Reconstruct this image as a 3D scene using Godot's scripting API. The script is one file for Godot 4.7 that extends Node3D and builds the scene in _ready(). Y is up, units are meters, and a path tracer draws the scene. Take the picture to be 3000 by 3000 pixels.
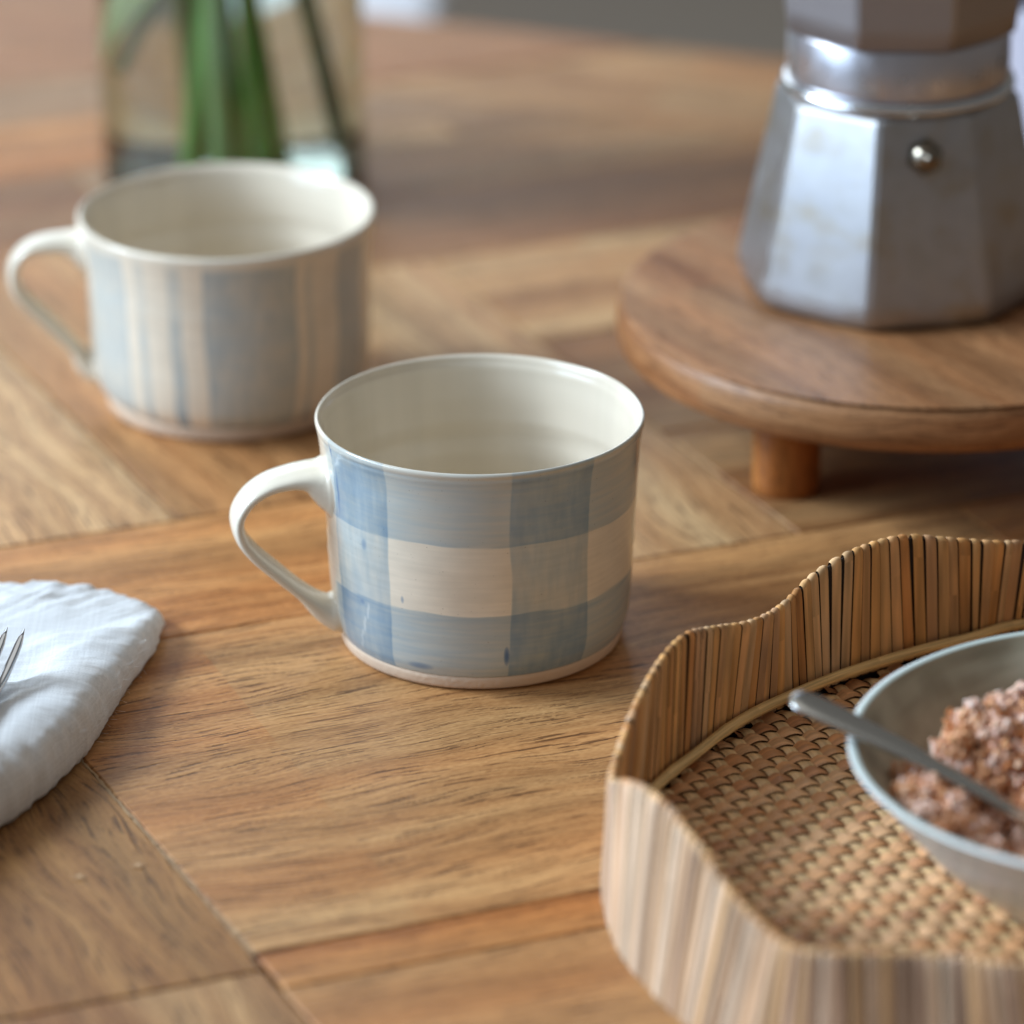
extends Node3D
# A table laid for breakfast: two hand-thrown mugs, coffee pot on a board, scalloped rattan tray, napkin, vase.

const TAU_ := TAU
var taken := {}
var rng := RandomNumberGenerator.new()

# ---------------------------------------------------------------- naming
func numbered(called: String) -> String:
	if not taken.has(called):
		taken[called] = 0
		return called
	taken[called] += 1
	return "%s_%03d" % [called, taken[called]]

func tag(o: Node3D, label: String, category: String, group := "") -> Node3D:
	o.set_meta("label", label)
	o.set_meta("category", category)
	if group != "":
		o.set_meta("group", group)
	return o

func thing(called: String, at: Vector3, label: String, category: String, group := "") -> Node3D:
	var o := Node3D.new()
	o.name = numbered(called)
	o.position = at
	add_child(o)
	return tag(o, label, category, group)

func part(called: String, m: Mesh, mat_: Material, parent: Node3D) -> MeshInstance3D:
	var o := MeshInstance3D.new()
	var n := 0
	var nm := called
	while parent.has_node(NodePath(nm)):
		n += 1
		nm = "%s_%03d" % [called, n]
	o.name = nm
	o.mesh = m
	o.material_override = mat_
	parent.add_child(o, true)
	return o

func part_n(called: String, n: int, m: Mesh, mat_: Material, parent: Node3D) -> MeshInstance3D:
	var o := MeshInstance3D.new()
	o.name = called if n == 0 else "%s_%03d" % [called, n]
	o.mesh = m
	o.material_override = mat_
	parent.add_child(o, true)
	return o

# ---------------------------------------------------------------- geometry
# pts: rows x cols; front side is d(row) x d(col).
func grid(pts: PackedVector3Array, rows: int, cols: int, wrap_c := false, wrap_r := false, uvs := PackedVector2Array(), cols_rgb := PackedColorArray(), st: SurfaceTool = null, base := 0) -> SurfaceTool:
	if st == null:
		st = SurfaceTool.new()
		st.begin(Mesh.PRIMITIVE_TRIANGLES)
	for k in rows * cols:
		if uvs.size() > 0:
			st.set_uv(uvs[k])
		if cols_rgb.size() > 0:
			st.set_color(cols_rgb[k])
		st.add_vertex(pts[k])
	var rn := rows if wrap_r else rows - 1
	var cn := cols if wrap_c else cols - 1
	for i in rn:
		var i1 := (i + 1) % rows
		for j in cn:
			var j1 := (j + 1) % cols
			var a := base + i * cols + j
			var b := base + i * cols + j1
			var c := base + i1 * cols + j
			var d := base + i1 * cols + j1
			st.add_index(a); st.add_index(b); st.add_index(c)
			st.add_index(c); st.add_index(b); st.add_index(d)
	return st

func done(st: SurfaceTool) -> ArrayMesh:
	st.generate_normals()
	return st.commit()

func smooth_curve(p: Array, per: int) -> PackedVector2Array:
	var o := PackedVector2Array()
	for i in p.size() - 1:
		var a: Vector2 = p[maxi(i - 1, 0)]
		var b: Vector2 = p[i]
		var c: Vector2 = p[i + 1]
		var d: Vector2 = p[mini(i + 2, p.size() - 1)]
		for k in per:
			o.append(b.cubic_interpolate(c, a, d, float(k) / per))
	o.append(p[p.size() - 1])
	return o

# profile: (radius, height) from the outside foot over the lip to the inside middle
func lathe(profile: PackedVector2Array, seg: int, uvf: Callable, wob = null, colf = null) -> ArrayMesh:
	var pts := PackedVector3Array()
	var uvs := PackedVector2Array()
	var cl := PackedColorArray()
	for i in profile.size():
		for j in seg + 1:
			var a := TAU * j / seg
			var r := profile[i].x
			var y := profile[i].y
			if wob != null:
				r += wob.call(a if j < seg else 0.0, i, y)
			pts.append(Vector3(r * cos(a), y, r * sin(a)))
			uvs.append(uvf.call(float(j) / seg, i, profile[i]))
			if colf != null:
				cl.append(colf.call(a if j < seg else 0.0, i, profile[i]))
	return done(grid(pts, profile.size(), seg + 1, false, false, uvs, cl))

# a swept section: stations of centre, and half width / half thickness along given side and normal axes
func sweep(c: PackedVector3Array, side: PackedVector3Array, nrm: PackedVector3Array, hw: PackedFloat32Array, ht: PackedFloat32Array, n: int, power := 2.0, caps := true, ulen := 1.0) -> ArrayMesh:
	var pts := PackedVector3Array()
	var uvs := PackedVector2Array()
	var rows := c.size()
	var along := 0.0
	var add := func(k: int, s: float):
		for j in n + 1:
			var a := TAU * j / n
			var ca := cos(a)
			var sa := sin(a)
			var x := signf(ca) * pow(absf(ca), 2.0 / power) * hw[k] * s
			var y := signf(sa) * pow(absf(sa), 2.0 / power) * ht[k] * s
			pts.append(c[k] + side[k] * x + nrm[k] * y)
			uvs.append(Vector2(along / ulen, float(j) / n))
	var total := 0
	if caps:
		add.call(0, 0.0); add.call(0, 0.6); total += 2
	for k in rows:
		if k > 0:
			along += c[k].distance_to(c[k - 1])
		add.call(k, 1.0)
		total += 1
	if caps:
		add.call(rows - 1, 0.6); add.call(rows - 1, 0.0); total += 2
	return done(grid(pts, total, n + 1, false, false, uvs))

func tube(path: PackedVector3Array, r: float, n: int, closed := false, bump = null, ulen := 0.1) -> ArrayMesh:
	var pts := PackedVector3Array()
	var uvs := PackedVector2Array()
	var m := path.size()
	var along := 0.0
	for i in m:
		var t: Vector3
		if closed:
			t = (path[(i + 1) % m] - path[(i - 1 + m) % m]).normalized()
		else:
			t = (path[mini(i + 1, m - 1)] - path[maxi(i - 1, 0)]).normalized()
		var s := t.cross(Vector3.UP)
		s = s.normalized() if s.length() > 0.01 else Vector3.RIGHT
		var u := s.cross(t)
		if i > 0:
			along += path[i].distance_to(path[i - 1])
		var rr := r
		if bump != null:
			rr = r * bump.call(float(i) / (m - 1), along)
		for j in n + 1:
			var a := TAU * j / n
			pts.append(path[i] + s * cos(a) * rr + u * sin(a) * rr)
			uvs.append(Vector2(along / ulen, float(j) / n))
	return done(grid(pts, m, n + 1, false, closed, uvs))

# a flat board: convex outline in xz, with a small chamfer; uv runs along the grain
func board(poly: PackedVector2Array, y1: float, y0: float, chamfer: float, grain: Vector2, uv0: Vector2, scale_: Vector2) -> ArrayMesh:
	var n := poly.size()
	var mid := Vector2.ZERO
	for p in poly:
		mid += p
	mid /= n
	var inner := PackedVector2Array()
	for i in n:
		var a := poly[(i - 1 + n) % n]
		var b := poly[i]
		var c := poly[(i + 1) % n]
		var e1 := (b - a).normalized()
		var e2 := (c - b).normalized()
		var n1 := Vector2(-e1.y, e1.x)
		var n2 := Vector2(-e2.y, e2.x)
		if n1.dot(mid - b) < 0.0:
			n1 = -n1
		if n2.dot(mid - b) < 0.0:
			n2 = -n2
		var bis := n1 + n2
		inner.append(b + bis / maxf(bis.dot(n1), 0.2) * chamfer)
	var across := Vector2(-grain.y, grain.x)
	# keep the piece within one length of the texture, so that no seam crosses it
	var lo := Vector2(1e9, 1e9)
	var hi := -lo
	for p in poly:
		var q := Vector2(p.dot(grain), p.dot(across))
		lo = Vector2(minf(lo.x, q.x), minf(lo.y, q.y))
		hi = Vector2(maxf(hi.x, q.x), maxf(hi.y, q.y))
	scale_ = Vector2(minf(scale_.x, 0.94 / (hi.x - lo.x)), minf(scale_.y, 0.94 / (hi.y - lo.y)))
	uv0 = Vector2(0.01 + fposmod(uv0.x, 1.0) * (0.96 - (hi.x - lo.x) * scale_.x) - lo.x * scale_.x, 0.01 + fposmod(uv0.y, 1.0) * (0.96 - (hi.y - lo.y) * scale_.y) - lo.y * scale_.y)
	var st := SurfaceTool.new()
	st.begin(Mesh.PRIMITIVE_TRIANGLES)
	st.set_smooth_group(-1)
	var cw := 0.0
	for i in n:
		cw += poly[i].cross(poly[(i + 1) % n])
	var uvp := func(p: Vector2) -> Vector2: return uv0 + Vector2(p.dot(grain) * scale_.x, p.dot(across) * scale_.y)
	var tri := func(a: Vector3, b: Vector3, c: Vector3, ua: Vector2, ub: Vector2, uc: Vector2):
		if cw > 0.0:
			st.set_uv(ua); st.add_vertex(a); st.set_uv(ub); st.add_vertex(b); st.set_uv(uc); st.add_vertex(c)
		else:
			st.set_uv(ua); st.add_vertex(a); st.set_uv(uc); st.add_vertex(c); st.set_uv(ub); st.add_vertex(b)
	for i in n:
		var k := (i + 1) % n
		var t0 := Vector3(inner[i].x, y1, inner[i].y)
		var t1 := Vector3(inner[k].x, y1, inner[k].y)
		var m0 := Vector3(poly[i].x, y1 - chamfer, poly[i].y)
		var m1 := Vector3(poly[k].x, y1 - chamfer, poly[k].y)
		var b0 := Vector3(poly[i].x, y0, poly[i].y)
		var b1 := Vector3(poly[k].x, y0, poly[k].y)
		var c := Vector3(mid.x, y1, mid.y)
		var cb := Vector3(mid.x, y0, mid.y)
		tri.call(c, t0, t1, uvp.call(mid), uvp.call(inner[i]), uvp.call(inner[k]))
		tri.call(t0, m0, m1, uvp.call(inner[i]), uvp.call(poly[i]), uvp.call(poly[k]))
		tri.call(t0, m1, t1, uvp.call(inner[i]), uvp.call(poly[k]), uvp.call(inner[k]))
		var dn := Vector2(0, 0.02)
		tri.call(m0, b0, b1, uvp.call(poly[i]), uvp.call(poly[i]) + dn, uvp.call(poly[k]) + dn)
		tri.call(m0, b1, m1, uvp.call(poly[i]), uvp.call(poly[k]) + dn, uvp.call(poly[k]))
		tri.call(cb, b1, b0, uvp.call(mid), uvp.call(poly[k]), uvp.call(poly[i]))
	return done(st)

func rounded_box(size: Vector3, r: float) -> ArrayMesh:
	var pts := PackedVector3Array()
	var rows := 18
	var cols := 32
	for i in rows + 1:
		var th := -PI / 2 + PI * i / rows
		for j in cols + 1:
			var a := TAU * j / cols
			var d := Vector3(cos(th) * cos(a), sin(th), cos(th) * sin(a))
			var q := Vector3(signf(d.x) if absf(d.x) > 1e-5 else 0.0, signf(d.y) if absf(d.y) > 1e-5 else 0.0, signf(d.z) if absf(d.z) > 1e-5 else 0.0)
			pts.append(q * (size * 0.5 - Vector3.ONE * r) + d * r)
	return done(grid(pts, rows + 1, cols + 1))

# ---------------------------------------------------------------- materials
func mat(c: Color, rough: float, metal := 0.0) -> StandardMaterial3D:
	var m := StandardMaterial3D.new()
	m.albedo_color = c
	m.roughness = rough
	m.metallic = metal
	return m

func c8(r: int, g: int, b: int) -> Color:
	return Color(r / 255.0, g / 255.0, b / 255.0)

func noise(seed_: int, freq: float, oct := 3, type := FastNoiseLite.TYPE_SIMPLEX_SMOOTH) -> FastNoiseLite:
	var n := FastNoiseLite.new()
	n.seed = seed_
	n.frequency = freq
	n.noise_type = type
	n.fractal_octaves = oct
	n.fractal_type = FastNoiseLite.FRACTAL_FBM if oct > 1 else FastNoiseLite.FRACTAL_NONE
	return n

# noise of w x h pixels whose features are sx times longer across than high
func streaks(seed_: int, freq: float, w: int, h: int, sx: float, sy: float, oct := 3) -> PackedByteArray:
	var im: Image = noise(seed_, freq, oct).get_image(maxi(int(w / sx), 4), maxi(int(h / sy), 4), false, false, true)
	im.convert(Image.FORMAT_L8)
	im.resize(w, h, Image.INTERPOLATE_CUBIC)
	return im.get_data()

var wood_tex: Array = []      # [colour, height] pairs

func make_wood(seed_: int, w: int, h: int) -> Array:
	var bands := streaks(seed_, 0.022, w, h, 44.0, 1.0, 3)
	var broad := streaks(seed_ + 1, 0.009, w, h, 14.0, 1.0, 2)
	var fibre := streaks(seed_ + 2, 0.26, w, h, 30.0, 1.0, 3)
	var pores := streaks(seed_ + 3, 0.27, w, h, 22.0, 1.0, 2)
	var pores2 := streaks(seed_ + 4, 0.42, w, h, 12.0, 1.0, 1)
	var fleck := streaks(seed_ + 5, 0.30, w, h, 2.2, 1.0, 2)
	var warp := streaks(seed_ + 6, 0.012, w, h, 4.0, 2.0, 2)
	var col := PackedByteArray()
	col.resize(w * h * 3)
	var hei := PackedByteArray()
	hei.resize(w * h)
	for y in h:
		for x in w:
			var k := y * w + x
			var sh := int((warp[k] - 128) * 0.13)
			var yy := posmod(y + sh, h)
			var q := yy * w + x
			var b := bands[q] / 255.0
			var t := 0.50 + (b - 0.5) * 0.52 + (broad[q] / 255.0 - 0.5) * 0.46 + (fibre[q] / 255.0 - 0.5) * 0.42 + (fleck[k] / 255.0 - 0.5) * 0.34
			var po := clampf((pores[q] / 255.0 - 0.66) * 8.0, 0.0, 1.0) * 0.80
			po = maxf(po, clampf((pores2[q] / 255.0 - 0.74) * 6.0, 0.0, 1.0) * 0.45)
			t = clampf(t, 0.0, 1.0)
			var red := broad[posmod(k + 977, w * h)] / 255.0
			var r := lerpf(146.0, 229.0, t)
			var g := lerpf(105.0, 194.0, t) - (red - 0.5) * 16.0
			var bl := lerpf(68.0, 149.0, t) - (red - 0.5) * 22.0
			var dk := 1.0 - po * 0.52
			col[k * 3] = int(clampf(r * dk, 0, 255))
			col[k * 3 + 1] = int(clampf(g * dk * (1.0 - po * 0.08), 0, 255))
			col[k * 3 + 2] = int(clampf(bl * dk * (1.0 - po * 0.12), 0, 255))
			hei[k] = int(clampf(150.0 + (fibre[q] - 128) * 0.40 + (fleck[k] - 128) * 0.25 - po * 130.0, 0, 255))
	return [ImageTexture.create_from_image(Image.create_from_data(w, h, false, Image.FORMAT_RGB8, col)), ImageTexture.create_from_image(Image.create_from_data(w, h, false, Image.FORMAT_L8, hei))]

func wood(tint: Color, which := 0, rough := 0.5, relief := 0.022) -> StandardMaterial3D:
	var m := mat(tint, rough)
	m.albedo_texture = wood_tex[which][0]
	m.heightmap_enabled = true
	m.heightmap_texture = wood_tex[which][1]
	m.heightmap_scale = relief
	m.metallic_specular = 0.42
	return m

func noise_tex(seed_: int, freq: float, ramp: Gradient, size := 512, oct := 4) -> NoiseTexture2D:
	var t := NoiseTexture2D.new()
	t.width = size
	t.height = size
	t.seamless = true
	t.noise = noise(seed_, freq, oct)
	t.color_ramp = ramp
	return t

func ramp(cs: Array) -> Gradient:
	var g := Gradient.new()
	var off := PackedFloat32Array()
	var cl := PackedColorArray()
	for c in cs:
		off.append(c[0]); cl.append(c[1])
	g.offsets = off
	g.colors = cl
	return g

func edge(x: float, a: float, b: float, soft: float) -> float:
	return smoothstep(a - soft, a + soft, x) * (1.0 - smoothstep(b - soft, b + soft, x))

# ---------------------------------------------------------------- table
const JX := -0.0688
const JZ := -1.0916
var gu := Vector2(cos(deg_to_rad(21.5)), -sin(deg_to_rad(21.5)))
var gv := Vector2(cos(deg_to_rad(65.0)), sin(deg_to_rad(65.0)))

func plan(u: float, v: float) -> Vector2:
	return Vector2(JX, JZ) + gu * u + gv * v

func build_table() -> void:
	var t := thing("wooden_table", Vector3.ZERO, "wooden table with brown planks laid in a herringbone, carrying the breakfast things", "table")
	var tints := {
		"main": c8(240, 218, 190), "main2": c8(238, 216, 190), "orange": c8(246, 214, 178), "orange2": c8(240, 202, 160), "tan": c8(246, 234, 214), "pale": c8(255, 250, 240),
		"brown": c8(214, 196, 174), "dark": c8(192, 166, 140), "olive": c8(192, 170, 136), "grey": c8(216, 208, 202), "red": c8(218, 192, 176), "edge": c8(236, 222, 204),
	}
	var mats := {}
	for k in tints:
		for w in wood_tex.size():
			mats[k + str(w)] = wood(tints[k], w, 0.46)
	# u0, u1, v0, v1, grain along u?, tint
	var list := [
		[0.0, 0.32, -0.2021, 0.0, true, "main"], [0.0, 0.38, 0.0, 0.0205, true, "orange2"], [-0.001, 0.42, 0.0205, 0.105, true, "main"], [0.0, 0.42, 0.105, 0.20, true, "main"], [0.0, 0.45, 0.20, 0.30, true, "brown"], [0.0, 0.45, 0.30, 0.48, true, "tan"],
		[0.0, 0.178, -0.2884, -0.2021, true, "orange"], [0.178, 0.2638, -0.489, -0.2021, false, "pale"],
		[-0.088, 0.0, -0.42, 0.009, false, "olive"], [-0.088, -0.001, 0.009, 0.48, false, "brown"], [-0.176, -0.088, -0.50, -0.10, false, "olive"], [-0.176, -0.088, -0.10, 0.48, false, "brown"],
		[-0.264, -0.176, -0.60, 0.0, false, "main"], [-0.264, -0.176, 0.0, 0.48, false, "orange"], [-0.40, -0.264, -0.75, -0.2, false, "brown"], [-0.40, -0.264, -0.2, 0.48, false, "main"],
		[0.0, 0.0898, -0.56, -0.2884, false, "pale"], [0.0898, 0.178, -0.56, -0.2884, false, "main2"], [-0.088, 0.0, -0.64, -0.42, false, "main"], [-0.176, -0.088, -0.75, -0.50, false, "tan"], [-0.264, -0.176, -0.80, -0.60, false, "brown"],
		[0.0, 0.178, -0.64, -0.56, true, "dark"], [-0.088, 0.24, -0.70, -0.64, true, "orange2"], [-0.088, 0.24, -0.755, -0.70, true, "grey"], [-0.088, 0.24, -0.83, -0.755, true, "red"], [-0.176, 0.24, -0.95, -0.83, true, "grey"], [-0.176, -0.088, -0.83, -0.75, true, "main"],
		[0.178, 0.24, -0.564, -0.489, true, "brown"], [0.178, 0.24, -0.64, -0.564, true, "grey"],
		[0.2638, 0.66, -0.298, -0.2021, true, "brown"], [0.2638, 0.66, -0.395, -0.298, true, "brown"], [0.2638, 0.66, -0.489, -0.395, true, "tan"], [0.24, 0.66, -0.564, -0.489, true, "dark"],
		[0.24, 0.66, -0.618, -0.564, true, "tan"], [0.24, 0.335, -0.64, -0.618, true, "pale"], [0.335, 0.66, -0.64, -0.618, true, "grey"], [0.24, 0.66, -0.70, -0.64, true, "grey"], [0.24, 0.45, -0.79, -0.70, true, "red"], [0.0, 0.24, -1.05, -0.95, true, "brown"],
		[0.32, 0.66, -0.2021, -0.10, true, "orange"], [0.32, 0.66, -0.10, 0.0, true, "tan"], [0.38, 0.66, 0.0, 0.0205, true, "brown"], [0.42, 0.66, 0.0205, 0.105, true, "main"], [0.42, 0.66, 0.105, 0.20, true, "orange"], [0.45, 0.66, 0.20, 0.48, true, "main"],
		[0.66, 0.80, -0.45, 0.48, false, "brown"], [-0.40, -0.264, -1.1, -0.75, false, "tan"], [-0.264, -0.176, -1.1, -0.80, false, "main"], [-0.176, 0.0, -1.15, -0.95, false, "orange"],
	]
	var gap := 0.0004
	var lim := 1.0172
	var inside := PackedVector2Array([Vector2(lim - 1.3, -1.3), Vector2(lim + 0.6, 0.6), Vector2(-1.0, 0.6), Vector2(-1.0, -1.3)])
	var n := 0
	rng.seed = 11
	for p in list:
		var q := PackedVector2Array([Vector2(p[0] + gap, p[2] + gap), Vector2(p[1] - gap, p[2] + gap), Vector2(p[1] - gap, p[3] - gap), Vector2(p[0] + gap, p[3] - gap)])
		for cut in Geometry2D.intersect_polygons(q, inside):
			var w := PackedVector2Array()
			for c in cut:
				w.append(plan(c.x, c.y))
			var g := gu if p[4] else gv
			var m: StandardMaterial3D = mats[p[5] + str(n % wood_tex.size())]
			part_n("plank", n, board(w, rng.randf_range(-0.00012, 0.0), -0.02, 0.00055, g, Vector2(rng.randf(), rng.randf()), Vector2(1.0 / 0.46, 1.0 / 0.20)), m, t)
			n += 1
	# planks along the edge
	var d1 := lim + gap * 2
	var d2 := 1.160
	var cuts := [-1.05, -0.70, -0.40, -0.05, 0.45]
	var bt := ["red", "edge", "edge", "tan"]
	for i in 4:
		var a: float = cuts[i] + gap
		var b: float = cuts[i + 1] - gap
		var s := 0.0
		var w := PackedVector2Array([plan(d1 + a, a), plan(d2 + a, a), plan(d2 + b, b), plan(d1 + b, b)])
		part_n("border_plank", i, board(w, 0.0, -0.022, 0.0015, (gu + gv).normalized(), Vector2(0.31 * i, 0.17 * i), Vector2(1.0 / 0.46, 1.0 / 0.20)), mats[bt[i] + str(i % wood_tex.size())], t)
	# what holds the planks, seen only as dark joints
	var under := PackedVector2Array([plan(-0.39, 0.47), plan(0.78, 0.47), plan(0.78, -0.36), plan(0.12, -1.02), plan(-0.39, -1.08)])
	part("table_frame", board(under, -0.0025, -0.035, 0.001, gu, Vector2.ZERO, Vector2(2, 5)), wood(c8(96, 66, 44), 0, 0.8), t)
	# wood filler squeezed into the open joint
	var fn := noise(5, 60.0, 3)
	var pts := PackedVector3Array()
	var k := 90
	for i in k + 1:
		var v := lerpf(-0.150, 0.0005, float(i) / k)
		var w := 0.00032 + 0.0007 * absf(fn.get_noise_2d(v * 6.0, 1.0)) + 0.0003 * fn.get_noise_2d(v * 30.0, 4.0)
		var off := 0.0005 * fn.get_noise_2d(v * 8.0, 9.0)
		for s in [1.0, 0.4, -0.4, -1.0]:
			var c := plan(off + s * w - 0.0004, v)
			pts.append(Vector3(c.x, 0.00006 if absf(s) > 0.9 else 0.00022 + 0.0001 * fn.get_noise_2d(v * 60.0, s * 5.0), c.y))
	part("joint_filler", done(grid(pts, k + 1, 4)), mat(c8(158, 130, 98), 0.85), t)
	# old nail holes, stopped with plugs
	for c in [[-0.0263, -0.0602], [-0.0094, -0.0607]]:
		var at := plan(c[0], c[1])
		var ring := CylinderMesh.new()
		ring.top_radius = 0.0021; ring.bottom_radius = 0.0021; ring.height = 0.001; ring.radial_segments = 20
		var o := part("nail_hole", ring, mat(c8(150, 114, 78), 0.8), t)
		o.position = Vector3(at.x, -0.00035, at.y)
		var plug := CylinderMesh.new()
		plug.top_radius = 0.0008; plug.bottom_radius = 0.0009; plug.height = 0.001; plug.radial_segments = 12
		part("plug", plug, mat(c8(190, 156, 118), 0.7), o).position = Vector3(0, 0.0001, 0)
	# legs, out of the picture below the top
	for c in [[-0.3, 0.40], [0.70, 0.40], [0.70, -0.35], [-0.3, -1.0]]:
		var at := plan(c[0], c[1])
		var leg := board(PackedVector2Array([at + Vector2(-0.03, -0.03), at + Vector2(0.03, -0.03), at + Vector2(0.03, 0.03), at + Vector2(-0.03, 0.03)]), -0.0351, -0.74, 0.002, Vector2(0, 1), Vector2.ZERO, Vector2(2, 5))
		part("leg", leg, mats["brown0"], t)

# ---------------------------------------------------------------- mugs
func mug_texture(kind: int, w: int, h: int) -> ImageTexture:
	var blotch := streaks(kind * 50 + 3, 0.012, w, h, 1.2, 1.0, 4)
	var hs := streaks(kind * 50 + 4, 0.09, w, h, 14.0, 1.0, 3)
	var vs := streaks(kind * 50 + 5, 0.05, w, h, 1.0, 5.0, 3)
	var wob := noise(kind * 50 + 6, 0.008, 3)
	var wobh := noise(kind * 50 + 7, 0.004, 2)
	var d := PackedByteArray()
	d.resize(w * h * 3)
	var stripes: Array
	if kind == 1:
		stripes = [[-65.5, -35.5, 1.0], [11.0, 43.0, 0.95], [88.0, 119.0, 1.0], [165.0, 196.0, 1.0]]
	else:
		stripes = [[-68.0, -41.0, 0.72], [-35.0, -31.0, 0.6], [-20.5, -15.2, 0.85], [-6.0, 31.5, 0.95], [35.5, 39.0, 0.6], [52.0, 70.0, 0.7], [85.0, 120.0, 1.0], [150.0, 156.0, 0.8], [175.0, 215.0, 1.0]]
	for y in h:
		var v := 1.0 - (y + 0.5) / h                       # 0 foot, 1 lip
		var lip := smoothstep(0.962, 0.985, v) if kind == 1 else smoothstep(0.925, 0.955, v)
		for x in w:
			var k := y * w + x
			var th := 90.0 - 360.0 * (x + 0.5) / w         # degrees to the right of the front
			th = wrapf(th, -180.0, 180.0)
			var thw := th + wob.get_noise_2d(x * 0.25, y * 0.45) * 1.5
			var st := 0.0
			for s in stripes:
				var m := edge(thw, s[0], s[1], 0.45)
				if s[1] > 180.0:
					m = maxf(m, edge(thw + 360.0, s[0], s[1], 0.45))
				if m > 0.0:
					var rimline := 1.0 - minf(absf(thw - s[0]), absf(thw - s[1])) / 2.2
					var pool := 0.0
					if kind == 2 and s[1] - s[0] < 6.0:
						pool = smoothstep(0.24, 0.06, v) * 1.1 - smoothstep(0.45, 0.75, v) * 0.35
					st = maxf(st, m * s[2] * (0.80 + 0.55 * (blotch[k] / 255.0 - 0.5) * 2.0 * 0.55 + (vs[k] - 128) / 255.0 * 0.42 + maxf(rimline, 0.0) * 0.16 + pool))
			var ho := 0.0
			if kind == 1:
				var vw := v + wobh.get_noise_2d(x, 40.0) * 0.018 + (hs[k] - 128) / 255.0 * 0.018
				var fade := 1.0 - edge(th, -180.0, -70.0, 3.0)
				var b1 := edge(vw, 0.665, 1.2, 0.006)
				var b2 := edge(vw, -0.2, 0.352, 0.006)
				var e1 := maxf(0.0, 1.0 - absf(vw - 0.665) / 0.03) * 0.18
				var e2 := maxf(0.0, 1.0 - absf(vw - 0.352) / 0.03) * 0.18
				ho = (b1 * (0.70 + e1) + b2 * (0.86 + e2)) * (1.0 + (hs[k] - 128) / 255.0 * 0.75 + (blotch[k] - 128) / 255.0 * 0.35) * fade
			else:
				st *= 1.0 + (hs[k] - 128) / 255.0 * 0.55
			var wash := clampf(st, 0.0, 1.9) + clampf(ho, 0.0, 1.6)
			if y < 4:
				wash = 0.0
			wash *= 1.0 - lip * (0.85 if kind == 2 else 0.55)
			var r := 222.0 * pow(0.755, wash)
			var g := 211.0 * pow(0.835, wash)
			var b := 192.0 * pow(0.918, wash)
			var tone := 1.0 + (blotch[k] - 128) / 255.0 * 0.05 + (hs[k] - 128) / 255.0 * 0.05
			d[k * 3] = int(clampf(r * tone, 0, 255))
			d[k * 3 + 1] = int(clampf(g * tone, 0, 255))
			d[k * 3 + 2] = int(clampf(b * tone, 0, 255))
	var im := Image.create_from_data(w, h, false, Image.FORMAT_RGB8, d)
	# specks of iron in the clay and drips of pigment
	rng.seed = 70 + kind
	for i in (420 if kind == 1 else 150):
		var x := rng.randi_range(2, w - 4)
		var y := rng.randi_range(4, h - 6)
		var c := im.get_pixel(x, y)
		var a := rng.randf_range(0.25, 0.8) if rng.randf() < 0.3 else rng.randf_range(0.1, 0.35)
		im.set_pixel(x, y, c.lerp(c8(72, 58, 46), a))
		if rng.randf() < 0.07:
			im.set_pixel(x + 1, y, c.lerp(c8(72, 58, 46), a * 0.8))
			im.set_pixel(x, y + 1, c.lerp(c8(72, 58, 46), a * 0.5))
	if kind == 1:
		for s in [[9.8, 0.17, 0.05, 1.3, 0.85], [-62.5, 0.78, 0.13, 0.9, 0.55], [-64.0, 0.955, 0.035, 0.9, 0.7], [-24.0, 0.105, 0.02, 6.0, 0.45], [-50.0, 0.33, 0.014, 1.6, 0.4], [-47.0, 0.60, 0.03, 1.6, 0.3], [-30.0, 0.40, 0.02, 0.8, 0.4]]:
			blot(im, s[0], s[1], s[2], s[3], s[4], c8(62, 96, 140))
		for i in 10:
			blot(im, -53.0 + i * 0.75 + sin(i * 2.0) * 0.5, 0.12 + i * 0.022, 0.02, 0.8, 0.42, c8(210, 214, 212))
	return ImageTexture.create_from_image(im)

func blot(im: Image, th: float, v: float, hv: float, hth: float, a: float, c: Color) -> void:
	var w := im.get_width()
	var h := im.get_height()
	var cx := (90.0 - th) / 360.0 * w
	var cy := (1.0 - v) * h
	var rx := hth / 360.0 * w
	var ry := hv * h
	for y in range(int(cy - ry) - 1, int(cy + ry) + 2):
		for x in range(int(cx - rx) - 1, int(cx + rx) + 2):
			if y < 0 or y >= h:
				continue
			var d := Vector2((x - cx) / maxf(rx, 0.7), (y - cy) / maxf(ry, 0.7)).length()
			if d < 1.0:
				var xx := posmod(x, w)
				im.set_pixel(xx, y, im.get_pixel(xx, y).lerp(c, a * (1.0 - d * d)))

func glaze(tex: Texture2D) -> StandardMaterial3D:
	var m := mat(Color.WHITE, 0.16)
	m.albedo_texture = tex
	m.metallic_specular = 0.5
	return m

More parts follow.
